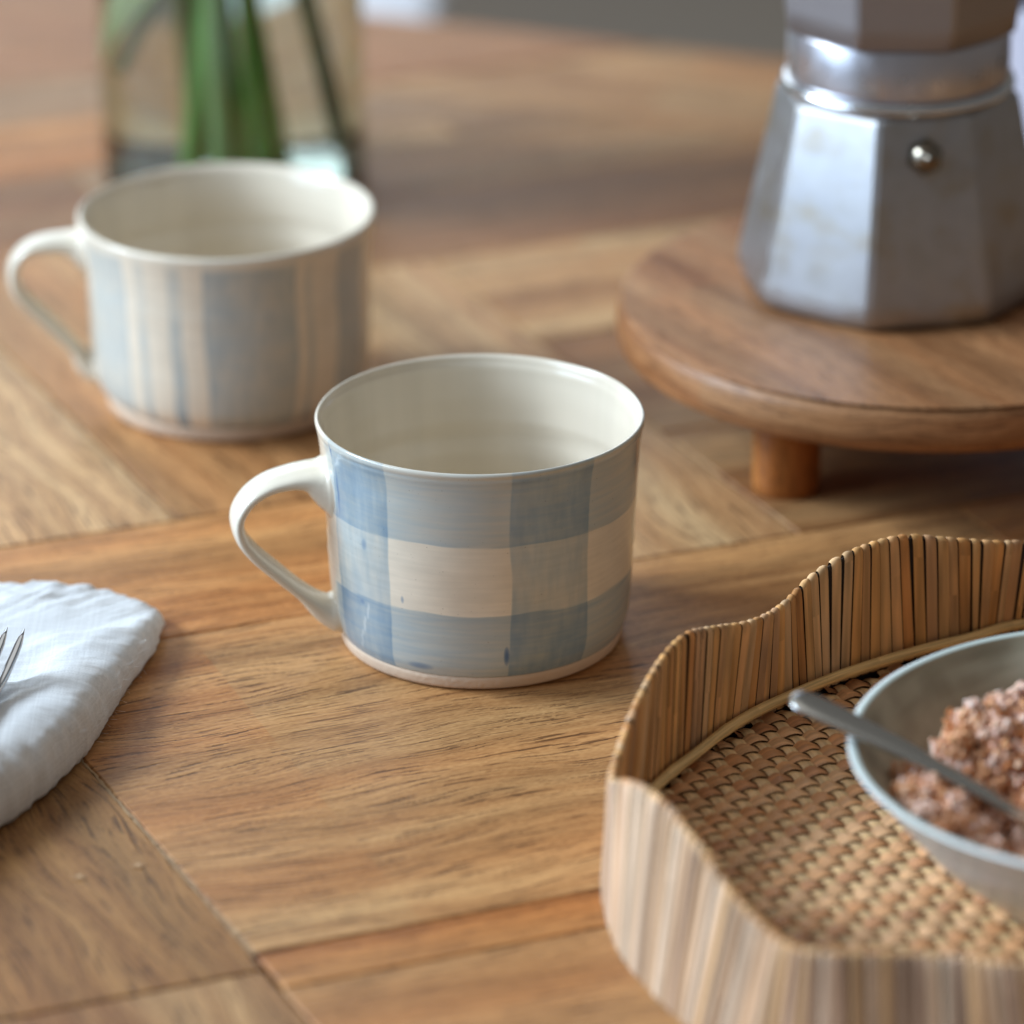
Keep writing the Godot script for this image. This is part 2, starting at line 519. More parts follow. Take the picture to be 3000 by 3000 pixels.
func build_mug(kind: int, called: String, at: Vector3, outer: Array, inner: Array, lip_y: float, foot_r: float, hp: Array, az: float, label: String) -> void:
	var o := thing(called, at, label, "mug", "hand-thrown mugs")
	var prof := smooth_curve(outer + inner, 7)
	var n_out := 0
	for i in prof.size():
		if prof[i].y >= prof[n_out].y:
			n_out = i
	var rip := noise(30 + kind, 1.0, 2)
	var wob := func(a: float, i: int, y: float) -> float:
		var fade := smoothstep(0.006, 0.014, y)
		var slow: float = rip.get_noise_3d(cos(a) * 0.7, sin(a) * 0.7, y * 22.0) * 0.00045
		var ring: float = rip.get_noise_2d(y * 330.0 + (0.0 if i <= n_out else 77.0) + a * 0.22, 3.0) * (0.00017 if i <= n_out else 0.00026)
		if prof[i].x < 0.02:
			return 0.0
		if i > n_out:
			ring += 0.0011 * exp(-pow((y - 0.047 - 0.001 * sin(a + 1.0)) / 0.0022, 2.0)) + 0.0008 * exp(-pow((y - 0.030) / 0.003, 2.0))
		return (slow + ring) * fade
	var uvf := func(u: float, i: int, p: Vector2) -> Vector2:
		return Vector2(u, clampf(1.0 - p.y / lip_y, 0.012, 1.0) if i <= n_out else 0.006)
	var mt := glaze(mug_texture(kind, 1536, 384))
	part("body", lathe(prof, 160, uvf, wob), mt, o)
	# bare clay foot
	var foot := smooth_curve([Vector2(foot_r - 0.006, 0.0022), Vector2(foot_r - 0.0035, 0.0003), Vector2(foot_r - 0.0005, 0.0006), Vector2(foot_r + 0.0004, 0.0024), Vector2(foot_r + 0.0004, 0.0046), Vector2(foot_r - 0.002, 0.0058)], 4)
	var fm := mat(c8(204, 180, 156), 0.75)
	fm.heightmap_enabled = true
	fm.uv1_triplanar = true
	fm.uv1_scale = Vector3.ONE * 30.0
	fm.heightmap_texture = noise_tex(4, 0.05, ramp([[0.0, Color.BLACK], [1.0, Color.WHITE]]), 256)
	fm.heightmap_scale = 0.02
	part("foot_ring", lathe(foot, 96, func(u: float, _i: int, p: Vector2): return Vector2(u * 4.0, p.y * 20.0)), fm, o)
	# pulled strap handle: hp = [out, up, half width, half thickness]
	var a := deg_to_rad(az)
	var dir := Vector3(-cos(a), 0, sin(a))
	var side := Vector3.UP.cross(dir).normalized()
	var c := PackedVector3Array()
	var sd := PackedVector3Array()
	var nr := PackedVector3Array()
	var hw := PackedFloat32Array()
	var ht := PackedFloat32Array()
	var per := 6
	for i in hp.size() - 1:
		for s in (per if i < hp.size() - 2 else per + 1):
			var t := float(s) / per
			var v := []
			for q in 4:
				v.append(cubic_interpolate(hp[i][q], hp[i + 1][q], hp[maxi(i - 1, 0)][q], hp[mini(i + 2, hp.size() - 1)][q], t))
			c.append(dir * v[0] + Vector3.UP * v[1])
			hw.append(v[2])
			ht.append(v[3])
	for i in c.size():
		var t := (c[mini(i + 1, c.size() - 1)] - c[maxi(i - 1, 0)]).normalized()
		sd.append(side)
		var nv := t.cross(side).normalized()
		var e0 := clampf(1.0 - i / 15.0, 0.0, 1.0)
		var e1 := clampf(1.0 - (c.size() - 1 - i) / 15.0, 0.0, 1.0)
		nv = nv.lerp(Vector3.UP, smoothstep(0.0, 0.7, e0)).normalized()
		nv = nv.lerp(Vector3.DOWN, smoothstep(0.0, 0.7, e1)).normalized()
		nr.append(nv)
	var hm := mat(c8(222, 213, 195), 0.14)
	var wall_r := func(y: float) -> float:
		for q in outer.size() - 1:
			if y >= outer[q].y and y <= outer[q + 1].y:
				return lerpf(outer[q].x, outer[q + 1].x, (y - outer[q].y) / maxf(outer[q + 1].y - outer[q].y, 1e-6))
		return outer[1].x
	var hpts := PackedVector3Array()
	var m := c.size()
	var ns := 36
	for i in m:
		var near := maxf(1.0 - i / 5.0, 1.0 - (m - 1 - i) / 5.0)
		var pw := lerpf(2.5, 1.9, clampf(near, 0.0, 1.0))
		for j in ns + 1:
			var an := TAU * j / ns
			var x := signf(cos(an)) * pow(absf(cos(an)), 2.0 / pw) * hw[i]
			var y := signf(sin(an)) * pow(absf(sin(an)), 2.0 / pw) * ht[i]
			var q := c[i] + sd[i] * x + nr[i] * y
			# the ends are smeared onto the wall of the mug
			if near > 0.0:
				var wr: float = wall_r.call(q.y)
				var on := sqrt(maxf(wr * wr - x * x, 0.0)) - 0.0004
				q += dir * (on - q.dot(dir)) * near
			hpts.append(q)
	part("handle", done(grid(hpts, m, ns + 1)), hm, o)

func build_mugs() -> void:
	var out1 := [Vector2(0.036, 0.0046), Vector2(0.0420, 0.0044), Vector2(0.0437, 0.0064), Vector2(0.0449, 0.0115), Vector2(0.0457, 0.0229), Vector2(0.0464, 0.0392), Vector2(0.0474, 0.0569), Vector2(0.0482, 0.0660), Vector2(0.0490, 0.0702), Vector2(0.0491, 0.0715), Vector2(0.0484, 0.0720)]
	var in1 := [Vector2(0.0475, 0.0708), Vector2(0.0464, 0.066), Vector2(0.0450, 0.050), Vector2(0.0439, 0.032), Vector2(0.0428, 0.020), Vector2(0.0395, 0.012), Vector2(0.033, 0.0085), Vector2(0.018, 0.0078), Vector2(0.0, 0.0078)]
	var h1 := [[0.0462, 0.0530, 0.0112, 0.0120], [0.0472, 0.0534, 0.0102, 0.0088], [0.0496, 0.0546, 0.0092, 0.0058], [0.0532, 0.0557, 0.0082, 0.0035], [0.0580, 0.0556, 0.0076, 0.0026], [0.0645, 0.0540, 0.0072, 0.0022], [0.0702, 0.0502, 0.0070, 0.0020], [0.0736, 0.0445, 0.0070, 0.0020], [0.0730, 0.0385, 0.0070, 0.0020], [0.0690, 0.0322, 0.0069, 0.0020], [0.0620, 0.0252, 0.0068, 0.0020], [0.0555, 0.0190, 0.0067, 0.0020], [0.0500, 0.0136, 0.0068, 0.0034], [0.0464, 0.0110, 0.0072, 0.0050], [0.0446, 0.0112, 0.0078, 0.0068]]
	build_mug(1, "checked_mug", Vector3(-0.0094, 0.0, -1.2962), out1, in1, 0.0720, 0.0424, h1, 10.0, "cream ceramic mug painted with blue checks, standing beside the rattan tray")
	var out2 := [Vector2(0.036, 0.0055), Vector2(0.0412, 0.0052), Vector2(0.0436, 0.0066), Vector2(0.0458, 0.0105), Vector2(0.0472, 0.0180), Vector2(0.0478, 0.0300), Vector2(0.0482, 0.0450), Vector2(0.0488, 0.0560), Vector2(0.0500, 0.0640), Vector2(0.0505, 0.0668), Vector2(0.0497, 0.0680), Vector2(0.0485, 0.0678)]
	var in2 := [Vector2(0.0472, 0.0660), Vector2(0.0460, 0.0600), Vector2(0.0454, 0.045), Vector2(0.0450, 0.030), Vector2(0.0440, 0.019), Vector2(0.0405, 0.012), Vector2(0.033, 0.0085), Vector2(0.018, 0.0078), Vector2(0.0, 0.0078)]
	var h2 := [[0.0482, 0.0566, 0.0098, 0.0100], [0.0494, 0.0572, 0.0088, 0.0074], [0.0514, 0.0582, 0.0078, 0.0050], [0.0545, 0.0588, 0.0070, 0.0036], [0.0610, 0.0588, 0.0064, 0.0029], [0.0670, 0.0575, 0.0062, 0.0021], [0.0713, 0.0532, 0.0061, 0.0021], [0.0724, 0.0475, 0.0061, 0.0021], [0.0708, 0.0415, 0.0060, 0.0021], [0.0655, 0.0350, 0.0060, 0.0021], [0.0590, 0.0280, 0.0060, 0.0021], [0.0530, 0.0210, 0.0060, 0.0021], [0.0500, 0.0162, 0.0064, 0.0036], [0.0478, 0.0140, 0.0070, 0.0050], [0.0462, 0.0138, 0.0080, 0.0062]]
	build_mug(2, "striped_mug", Vector3(-0.0957, 0.0, -1.4925), out2, in2, 0.0680, 0.0420, h2, 6.0, "cream ceramic mug with upright blue stripes, standing before the glass vase")

# ---------------------------------------------------------------- coffee pot and its board
func build_stand() -> void:
	var at := Vector3(0.1375, 0.0, -1.4634)
	var o := thing("serving_board", at, "round wooden serving board on short orange-brown legs, under the coffee pot", "serving board")
	var R := 0.1022
	var top := 0.0456
	var bot := 0.0300
	var p := [Vector2(0.0, bot), Vector2(R - 0.014, bot - 0.0005), Vector2(R - 0.005, bot - 0.0003), Vector2(R - 0.0014, bot + 0.0016), Vector2(R, bot + 0.0055), Vector2(R - 0.0003, top - 0.0042), Vector2(R - 0.0016, top - 0.0016), Vector2(R - 0.0042, top - 0.0002), Vector2(R - 0.010, top), Vector2(0.0, top)]
	var prof := smooth_curve(p, 4)
	var g := Vector2(cos(deg_to_rad(58)), sin(deg_to_rad(58)))
	var ac := Vector2(-g.y, g.x)
	var uvf := func(u: float, _i: int, q: Vector2) -> Vector2:
		var w := Vector2(cos(u * TAU), sin(u * TAU)) * q.x
		return Vector2(w.dot(g) / 0.30 + 0.4, (w.dot(ac) + q.y * 0.15) / 0.15 + 0.3)
	var cut := prof.size()
	for k in prof.size():
		if prof[k].y > top - 0.0012 and k < cut:
			cut = k
	var wm := wood(c8(214, 190, 174), 1, 0.44)
	part("round_top", lathe(prof.slice(cut), 128, uvf), wm, o)
	part("rim", lathe(prof.slice(0, cut + 1), 128, func(u: float, _i: int, q: Vector2): return Vector2(0.02 + absf(u - 0.5) * 1.9, q.y / 0.12 + q.x * 0.3)), wm, o)
	for k in 3:
		var a := atan2(0.055, -0.0479) + TAU / 3.0 * k
		var lp := smooth_curve([Vector2(0.0, 0.0), Vector2(0.0095, 0.0), Vector2(0.0108, 0.0012), Vector2(0.0111, 0.006), Vector2(0.0111, 0.0298)], 4)
		var leg := part("leg", lathe(lp, 40, func(u: float, _i: int, q: Vector2): return Vector2(q.y / 0.3, u * 0.35)), wood(c8(206, 156, 104), 1, 0.36), o)
		leg.position = Vector3(cos(a) * 0.073, 0, sin(a) * 0.073)

func octagon(r: float, y: float, turn: float, per: int, round_: float) -> PackedVector3Array:
	var o := PackedVector3Array()
	for k in 8:
		var a0 := turn + TAU * k / 8
		var a1 := turn + TAU * (k + 1) / 8
		var p0 := Vector3(cos(a0), 0, sin(a0)) * r
		var p1 := Vector3(cos(a1), 0, sin(a1)) * r
		for s in per:
			var t := (s + 0.5) / per
			# points crowd towards the corners, so that the corners stay crisp
			t = 0.5 + signf(t - 0.5) * pow(absf(t - 0.5) * 2.0, 0.55) * 0.5
			var q := p0.lerp(p1, t)
			var a := a0 + (a1 - a0) * t
			var c := Vector3(cos(a), 0, sin(a)) * r * 0.965
			o.append(q.lerp(c, round_) + Vector3.UP * y)
	return o

func build_pot() -> void:
	var at := Vector3(0.1287, 0.0457, -1.4800)
	var o := thing("coffee_pot", at, "faceted aluminium stovetop coffee pot with a safety valve, on the round board", "coffee pot")
	var alu := mat(c8(176, 176, 178), 0.52, 0.95)
	alu.uv1_triplanar = true
	alu.uv1_scale = Vector3.ONE * 9.0
	alu.albedo_texture = noise_tex(3, 0.008, ramp([[0.0, c8(232, 228, 220)], [0.42, c8(255, 255, 255)], [0.58, c8(248, 248, 250)], [0.80, c8(238, 226, 204)], [1.0, c8(206, 186, 150)]]), 512, 5)
	alu.roughness_texture = noise_tex(8, 0.02, ramp([[0.0, Color(0.7, 0.7, 0.7)], [1.0, Color(1, 1, 1)]]), 512, 4)
	var turn := deg_to_rad(90.0 + 13.0)
	var per := 8
	var st: SurfaceTool
	# boiler
	var rows := [[0.0440, 0.0, 0.5], [0.0505, 0.0003, 0.45], [0.0525, 0.0018, 0.30], [0.0533, 0.0050, 0.12], [0.0530, 0.0095, 0.0], [0.0468, 0.0385, 0.0], [0.0408, 0.0668, 0.0], [0.0402, 0.0682, 0.04], [0.0395, 0.0688, 0.15], [0.0375, 0.0695, 0.8], [0.0350, 0.0697, 1.0]]
	var pts := PackedVector3Array()
	var n := 8 * per
	for r in rows:
		pts.append_array(octagon(r[0], r[1], turn, per, r[2]))
	st = SurfaceTool.new()
	st.begin(Mesh.PRIMITIVE_TRIANGLES)
	part("boiler", facet(pts, rows.size(), n), alu, o)
	# collar with a bead at its foot
	var pol := mat(c8(190, 190, 198), 0.40, 0.9)
	pol.roughness_texture = noise_tex(9, 0.02, ramp([[0.0, Color(0.6, 0.6, 0.6)], [1.0, Color(1, 1, 1)]]), 256, 3)
	var cp := smooth_curve([Vector2(0.0345, 0.0690), Vector2(0.0378, 0.0696), Vector2(0.0389, 0.0712), Vector2(0.0380, 0.0730), Vector2(0.0366, 0.0735)], 4)
	part("collar_bead", lathe(cp, 72, func(u: float, _i: int, q: Vector2): return Vector2(u * 3, q.y * 10)), mat(c8(214, 218, 222), 0.20, 1.0), o)
	var cc := PackedVector2Array([Vector2(0.0360, 0.0732), Vector2(0.0367, 0.0738), Vector2(0.0368, 0.0760), Vector2(0.0368, 0.0900), Vector2(0.0362, 0.0910), Vector2(0.0350, 0.0912)])
	part("collar", lathe(cc, 72, func(u: float, _i: int, q: Vector2): return Vector2(u * 6, q.y * 10)), pol, o)
	# upper chamber
	var t2 := deg_to_rad(90.0 + 24.5)
	var up := [[0.0350, 0.0905, 1.0], [0.0388, 0.0912, 0.30], [0.0402, 0.0922, 0.0], [0.0410, 0.1000, 0.0], [0.0420, 0.1200, 0.0], [0.0500, 0.1680, 0.0], [0.0495, 0.1700, 0.1], [0.0300, 0.1760, 0.6], [0.0, 0.1790, 1.0]]
	pts = PackedVector3Array()
	for r in up:
		pts.append_array(octagon(r[0], r[1], t2, per, r[2]))
	var ch := mat(c8(160, 160, 166), 0.50, 0.82)
	ch.roughness_texture = alu.roughness_texture
	part("upper_chamber", facet(pts, up.size(), n), ch, o)
	# knob and handle, above and to the right of the frame
	var kp := smooth_curve([Vector2(0.004, 0.178), Vector2(0.006, 0.184), Vector2(0.010, 0.190), Vector2(0.010, 0.196), Vector2(0.0, 0.200)], 4)
	part("lid_knob", lathe(kp, 32, func(u: float, _i: int, q: Vector2): return Vector2(u, q.y)), mat(c8(24, 24, 26), 0.35), o)
	var hc := PackedVector3Array([Vector3(0.047, 0.160, -0.010), Vector3(0.065, 0.160, -0.014), Vector3(0.078, 0.150, -0.017), Vector3(0.084, 0.128, -0.018), Vector3(0.088, 0.105, -0.019)])
	part("handle", tube(hc, 0.0065, 14), mat(c8(24, 24, 26), 0.35), o)
	# safety valve on the front facet
	var fa := deg_to_rad(90.0 - 8.5)
	var fn := Vector3(cos(fa), 0.23, sin(fa)).normalized()
	var v := Node3D.new()
	var rr := 0.0400
	var vm := mat(c8(140, 132, 120), 0.22, 1.0)
	var vp := smooth_curve([Vector2(0.0050, 0.0), Vector2(0.0050, 0.0016), Vector2(0.0048, 0.0026), Vector2(0.0044, 0.0036), Vector2(0.0032, 0.0052), Vector2(0.0016, 0.0060), Vector2(0.0014, 0.0072), Vector2(0.0007, 0.0080), Vector2(0.0, 0.0081)], 4)
	var val := part("safety_valve", lathe(vp, 36, func(u: float, _i: int, q: Vector2): return Vector2(u, q.y)), vm, o)
	var nut := CylinderMesh.new()
	nut.top_radius = 0.0060; nut.bottom_radius = 0.0062; nut.height = 0.0022; nut.radial_segments = 6; nut.rings = 1
	part("valve_nut", nut, vm, val).position = Vector3(0, 0.0008, 0)
	var pin := CylinderMesh.new()
	pin.top_radius = 0.0007; pin.bottom_radius = 0.0007; pin.height = 0.002; pin.radial_segments = 12
	part("valve_pin", pin, mat(c8(60, 54, 46), 0.4, 0.8), val).position = Vector3(0, 0.0082, 0)
	val.transform = Transform3D(Basis(Quaternion(Vector3.UP, fn)), Vector3(cos(fa) * rr, 0.0570, sin(fa) * rr))
	v.free()

# octagonal shell with hard facet corners
func facet(pts: PackedVector3Array, rows: int, n: int) -> ArrayMesh:
	var per := n / 8
	var st := SurfaceTool.new()
	st.begin(Mesh.PRIMITIVE_TRIANGLES)
	for f in 8:
		st.set_smooth_group(f + 1)
		for i in rows - 1:
			for s in range(-1, per):
				var j := posmod(f * per + s, n) if s >= 0 else posmod(f * per - 1, n)
				var j1 := (j + 1) % n
				if s == -1:
					continue
				if s == per - 1:
					st.set_smooth_group(20 + f)
				else:
					st.set_smooth_group(f + 1)
				var a := pts[i * n + j]
				var b := pts[i * n + j1]
				var c := pts[(i + 1) * n + j]
				var d := pts[(i + 1) * n + j1]
				for p in [a, b, c, c, b, d]:
					st.add_vertex(p)
	st.generate_normals()
	return st.commit()

# ---------------------------------------------------------------- vase and stems
func build_vase() -> void:
	var at := Vector3(-0.1069, 0.0, -1.7279)
	var o := thing("glass_vase", at, "clear glass vase of water holding green flower stems, behind the striped mug", "vase")
	var R := 0.0508
	var gl := mat(Color(0.97, 0.995, 0.985, 0.0), 0.0)
	gl.transparency = BaseMaterial3D.TRANSPARENCY_ALPHA
	gl.refraction_enabled = true
	gl.refraction_scale = 0.05
	var p := [Vector2(0.0, 0.0006), Vector2(R - 0.005, 0.0), Vector2(R - 0.0012, 0.0010), Vector2(R, 0.004), Vector2(R, 0.03), Vector2(R, 0.10), Vector2(R, 0.179), Vector2(R - 0.0009, 0.1804), Vector2(R - 0.0018, 0.179), Vector2(R - 0.0018, 0.10), Vector2(R - 0.0018, 0.010), Vector2(R - 0.004, 0.0062), Vector2(R - 0.010, 0.0046), Vector2(0.0, 0.0042)]
	part("glass", lathe(smooth_curve(p, 4), 96, func(u: float, _i: int, q: Vector2): return Vector2(u, q.y)), gl, o)
	var wt := mat(Color(0.97, 1.0, 0.985, 0.0), 0.0)
	wt.transparency = BaseMaterial3D.TRANSPARENCY_ALPHA
	wt.refraction_enabled = true
	wt.refraction_scale = 0.033
	var wr := R - 0.0016
	var wp := [Vector2(0.0, 0.0040), Vector2(wr - 0.0100, 0.0044), Vector2(wr - 0.0040, 0.0060), Vector2(wr, 0.0100), Vector2(wr, 0.06), Vector2(wr, 0.1320), Vector2(wr - 0.001, 0.1312), Vector2(wr - 0.004, 0.1304), Vector2(0.0, 0.1302)]
	part("water", lathe(smooth_curve(wp, 3), 96, func(u: float, _i: int, q: Vector2): return Vector2(u, q.y)), wt, o)
	# stems: [foot, top, radius, colour]
	var greens := [c8(104, 168, 80), c8(92, 160, 64), c8(74, 144, 30), c8(150, 196, 128), c8(90, 108, 66)]
	var list := [
		[Vector3(-0.0170, 0.006, 0.010), Vector3(0.014, 0.23, 0.002), 0.0032, 0, "mid green flower stem leaning right, leftmost foot of the bunch in the vase"],
		[Vector3(0.0057, 0.006, 0.016), Vector3(-0.016, 0.23, 0.006), 0.0040, 1, "thick green flower stem in front, leaning left through the middle of the vase"],
		[Vector3(0.0180, 0.006, 0.004), Vector3(-0.0125, 0.23, -0.004), 0.0032, 2, "dark green flower stem whose foot stands rightmost in the bunch"],
		[Vector3(-0.0030, 0.006, 0.020), Vector3(-0.008, 0.23, 0.014), 0.0034, 3, "pale green flower stem standing almost upright in the middle of the vase"],
		[Vector3(0.0110, 0.006, -0.006), Vector3(0.000, 0.23, 0.000), 0.0038, 2, "dark green flower stem between the thick stem and the rightmost foot"],
		[Vector3(-0.0120, 0.006, -0.018), Vector3(-0.019, 0.23, -0.010), 0.0032, 4, "dull brownish flower stem at the back of the vase, left of the bunch"],
		[Vector3(0.0440, 0.016, 0.006), Vector3(-0.004, 0.23, 0.004), 0.0034, 4, "grey-green flower stem slanting alone across to the vase's right wall"],
		[Vector3(-0.0440, 0.046, 0.004), Vector3(0.030, 0.18, 0.008), 0.0026, 4, "short dark stem slanting behind the pale leaf at the vase's left wall"],
	]
	for s in list:
		var path := PackedVector3Array()
		for i in 17:
			var t := i / 16.0
			path.append((s[0].lerp(s[1], t) as Vector3) * Vector3(0.80, 1.0, 1.0) + Vector3(sin(t * 4.0 + s[2] * 900.0) * 0.0012, 0, cos(t * 3.0) * 0.0012))
		var rad: float = s[2]
		var m := mat(greens[s[3]], 0.4)
		var mi := MeshInstance3D.new()
		mi.name = numbered("flower_stem")
		mi.mesh = tube(path, rad, 12, false, func(t: float, _a: float): return 1.0 - 0.2 * t)
		mi.material_override = m
		mi.position = at
		add_child(mi, true)
		tag(mi, s[4], "flower stem", "flower stems in the vase")
	# a long leaf that dips down outside the bunch on the left
	var pts := PackedVector3Array()
	for i in 15:
		var t := i / 14.0
		var c := Vector3(-0.0470, 0.049, 0.010).lerp(Vector3(0.020, 0.165, 0.012), t)
		var w := 0.0075 * pow(sin(PI * clampf(t * 0.9 + 0.04, 0, 1)), 0.7)
		for s in [-1.0, -0.5, 0.0, 0.5, 1.0]:
			pts.append(c + Vector3(0.78, -0.45, 0.43).normalized() * w * s + Vector3(0, 0, 1) * (0.0012 * (1.0 - s * s)))
	var lm := mat(c8(222, 230, 176), 0.45)
	lm.backlight_enabled = true
	lm.backlight = Color(0.5, 0.6, 0.3)
	var leaf := MeshInstance3D.new()
	leaf.name = "long_leaf"
	leaf.mesh = done(grid(pts, 15, 5))
	leaf.material_override = lm
	leaf.position = at
	add_child(leaf)
	tag(leaf, "pale yellow-green leaf hanging down inside the vase's left wall", "leaf")

# ---------------------------------------------------------------- napkin and fork
func build_napkin() -> void:
	var outline := [Vector2(-0.40, -1.322), Vector2(-0.32, -1.323), Vector2(-0.25, -1.322), Vector2(-0.20, -1.3215), Vector2(-0.1571, -1.3200), Vector2(-0.1448, -1.3188), Vector2(-0.1327, -1.3180), Vector2(-0.1244, -1.3152), Vector2(-0.1167, -1.3110), Vector2(-0.1105, -1.3068), Vector2(-0.1070, -1.3020), Vector2(-0.1062, -1.2950), Vector2(-0.1085, -1.2770), Vector2(-0.1125, -1.2585), Vector2(-0.1162, -1.2400), Vector2(-0.1192, -1.2240), Vector2(-0.1222, -1.2110), Vector2(-0.1262, -1.1990), Vector2(-0.1342, -1.1800), Vector2(-0.1460, -1.1590), Vector2(-0.164, -1.132), Vector2(-0.195, -1.09), Vector2(-0.24, -1.04), Vector2(-0.30, -1.005), Vector2(-0.40, -0.998), Vector2(-0.42, -1.10), Vector2(-0.42, -1.25), Vector2(-0.40, -1.322)]
	var ring := smooth_curve(outline, 16)
	ring.remove_at(ring.size() - 1)
	var n := ring.size()
	var c := Vector2(-0.215, -1.20)
	var nz := noise(21, 1.0, 4)
	# [inset scale, height share]
	var prof := [[0.965, 0.0], [0.985, 0.03], [0.997, 0.14], [1.0, 0.30], [0.998, 0.46], [0.990, 0.62], [0.978, 0.74], [0.960, 0.84], [0.935, 0.91], [0.90, 0.96]]
	var s := 0.87
	while s > 0.05:
		prof.append([s, 1.0]); s -= 0.03
	prof.append([0.0, 1.0])
	var pts := PackedVector3Array()
	for p in prof:
		for j in n:
			var q := ring[j]
			# thick roll on the near side, thin at the far corner
			var near := smoothstep(-1.31, -1.20, q.y)
			var tall := lerpf(0.0105, 0.0185, near)
			if p[0] < 0.9:
				tall = lerpf(lerpf(0.0105, 0.0185, near), 0.0175, (0.9 - p[0]) / 0.9)
			var w: Vector2 = c + (q - c) * p[0]
			var y: float = tall * p[1]
			var k := clampf(p[1] * 1.4, 0.0, 1.0)
			var big := nz.get_noise_2d(w.x * 26.0, w.y * 26.0)
			var hem := smoothstep(0.035, 0.0, w.y + 1.312) * smoothstep(0.0, 0.4, p[1])
			var fine := nz.get_noise_2d(w.x * 110.0 + 9.0, w.y * 160.0) * hem
			var fold := sin((w.x * 0.72 + w.y * 0.55) * 120.0 + big * 4.0)
			y += k * (big * 0.0026 + fine * 0.0020 + fold * 0.00055)
			w += (q - c).normalized() * (nz.get_noise_2d(j * 0.09, p[1] * 3.0) * 0.0011 + nz.get_noise_2d(w.x * 160.0, w.y * 160.0 + 40.0) * 0.0008) * (1.0 if p[0] > 0.85 else 0.3)
			pts.append(Vector3(w.x, maxf(y, 0.0004), w.y))
	# rings run from the rim inwards and upwards; the outline runs clockwise seen from above
	var m := mat(c8(228, 231, 233), 0.95)
	m.rim_enabled = true
	m.rim = 0.35
	m.uv1_triplanar = true
	m.uv1_scale = Vector3.ONE * 62.0
	var im := Image.create(64, 64, false, Image.FORMAT_RGB8)
	var im2 := Image.create(64, 64, false, Image.FORMAT_L8)
	rng.seed = 3
	var wr := []
	for i in 32:
		wr.append([rng.randf(), rng.randf()])
	for y in 64:
		for x in 64:
			var tx := x / 2
			var ty := y / 2
			var over := (tx + ty) % 2 == 0
			var v: float = 0.9 + 0.1 * (wr[tx][0] if over else wr[ty][1])
			var hgt := (0.9 if x % 2 == 0 else 0.6) if over else (0.45 if y % 2 == 0 else 0.25)
			im.set_pixel(x, y, Color(v, v, v))
			im2.set_pixel(x, y, Color(hgt, hgt, hgt))
	m.albedo_texture = ImageTexture.create_from_image(im)
	m.heightmap_enabled = true
	m.heightmap_texture = ImageTexture.create_from_image(im2)
	m.heightmap_scale = 0.02
	var o := MeshInstance3D.new()
	o.name = "folded_napkin"
	o.mesh = done(grid(pts, prof.size(), n, true))
	o.material_override = m
	add_child(o)
	tag(o, "folded white linen napkin with a crumpled hem, lying under the fork", "napkin")
	# loose fibres along the rolled edge
	rng.seed = 9
	var fm := mat(c8(236, 238, 238), 0.9)
	var st := SurfaceTool.new()
	st.begin(Mesh.PRIMITIVE_TRIANGLES)
	var fibres := 0
	var base := 0
	for i in 150:
		var j := rng.randi_range(int(n * 0.46), int(n * 0.72))
		var q := ring[j]
		var outd := (q - c).normalized()
		var tan := Vector2(-outd.y, outd.x)
		var y0 := rng.randf_range(0.004, 0.011)
		var ln := rng.randf_range(0.0008, 0.0028)
		var a := Vector3(q.x, y0, q.y) - Vector3(outd.x, 0, outd.y) * 0.0006
		var d := Vector3(outd.x, rng.randf_range(-0.4, 0.7), outd.y) + Vector3(tan.x, 0, tan.y) * rng.randf_range(-1.0, 1.0)
		var b := a + d.normalized() * ln
		var e := b + (d + Vector3(rng.randf_range(-1, 1), rng.randf_range(-1, 0.3), rng.randf_range(-1, 1))).normalized() * ln * 0.7
		var ps := PackedVector3Array()
		for p in [a, b, e]:
			for s3 in 3:
				var an := TAU * s3 / 3
				ps.append(p + Vector3(cos(an), sin(an), 0.5 * sin(an + 1.0)) * 0.00004)
		grid(ps, 3, 3, true, false, PackedVector2Array(), PackedColorArray(), st, base)
		base += 9
	var fz := part("loose_fibre", done(st), fm, o)
	fz.set_meta("kind", "stuff")

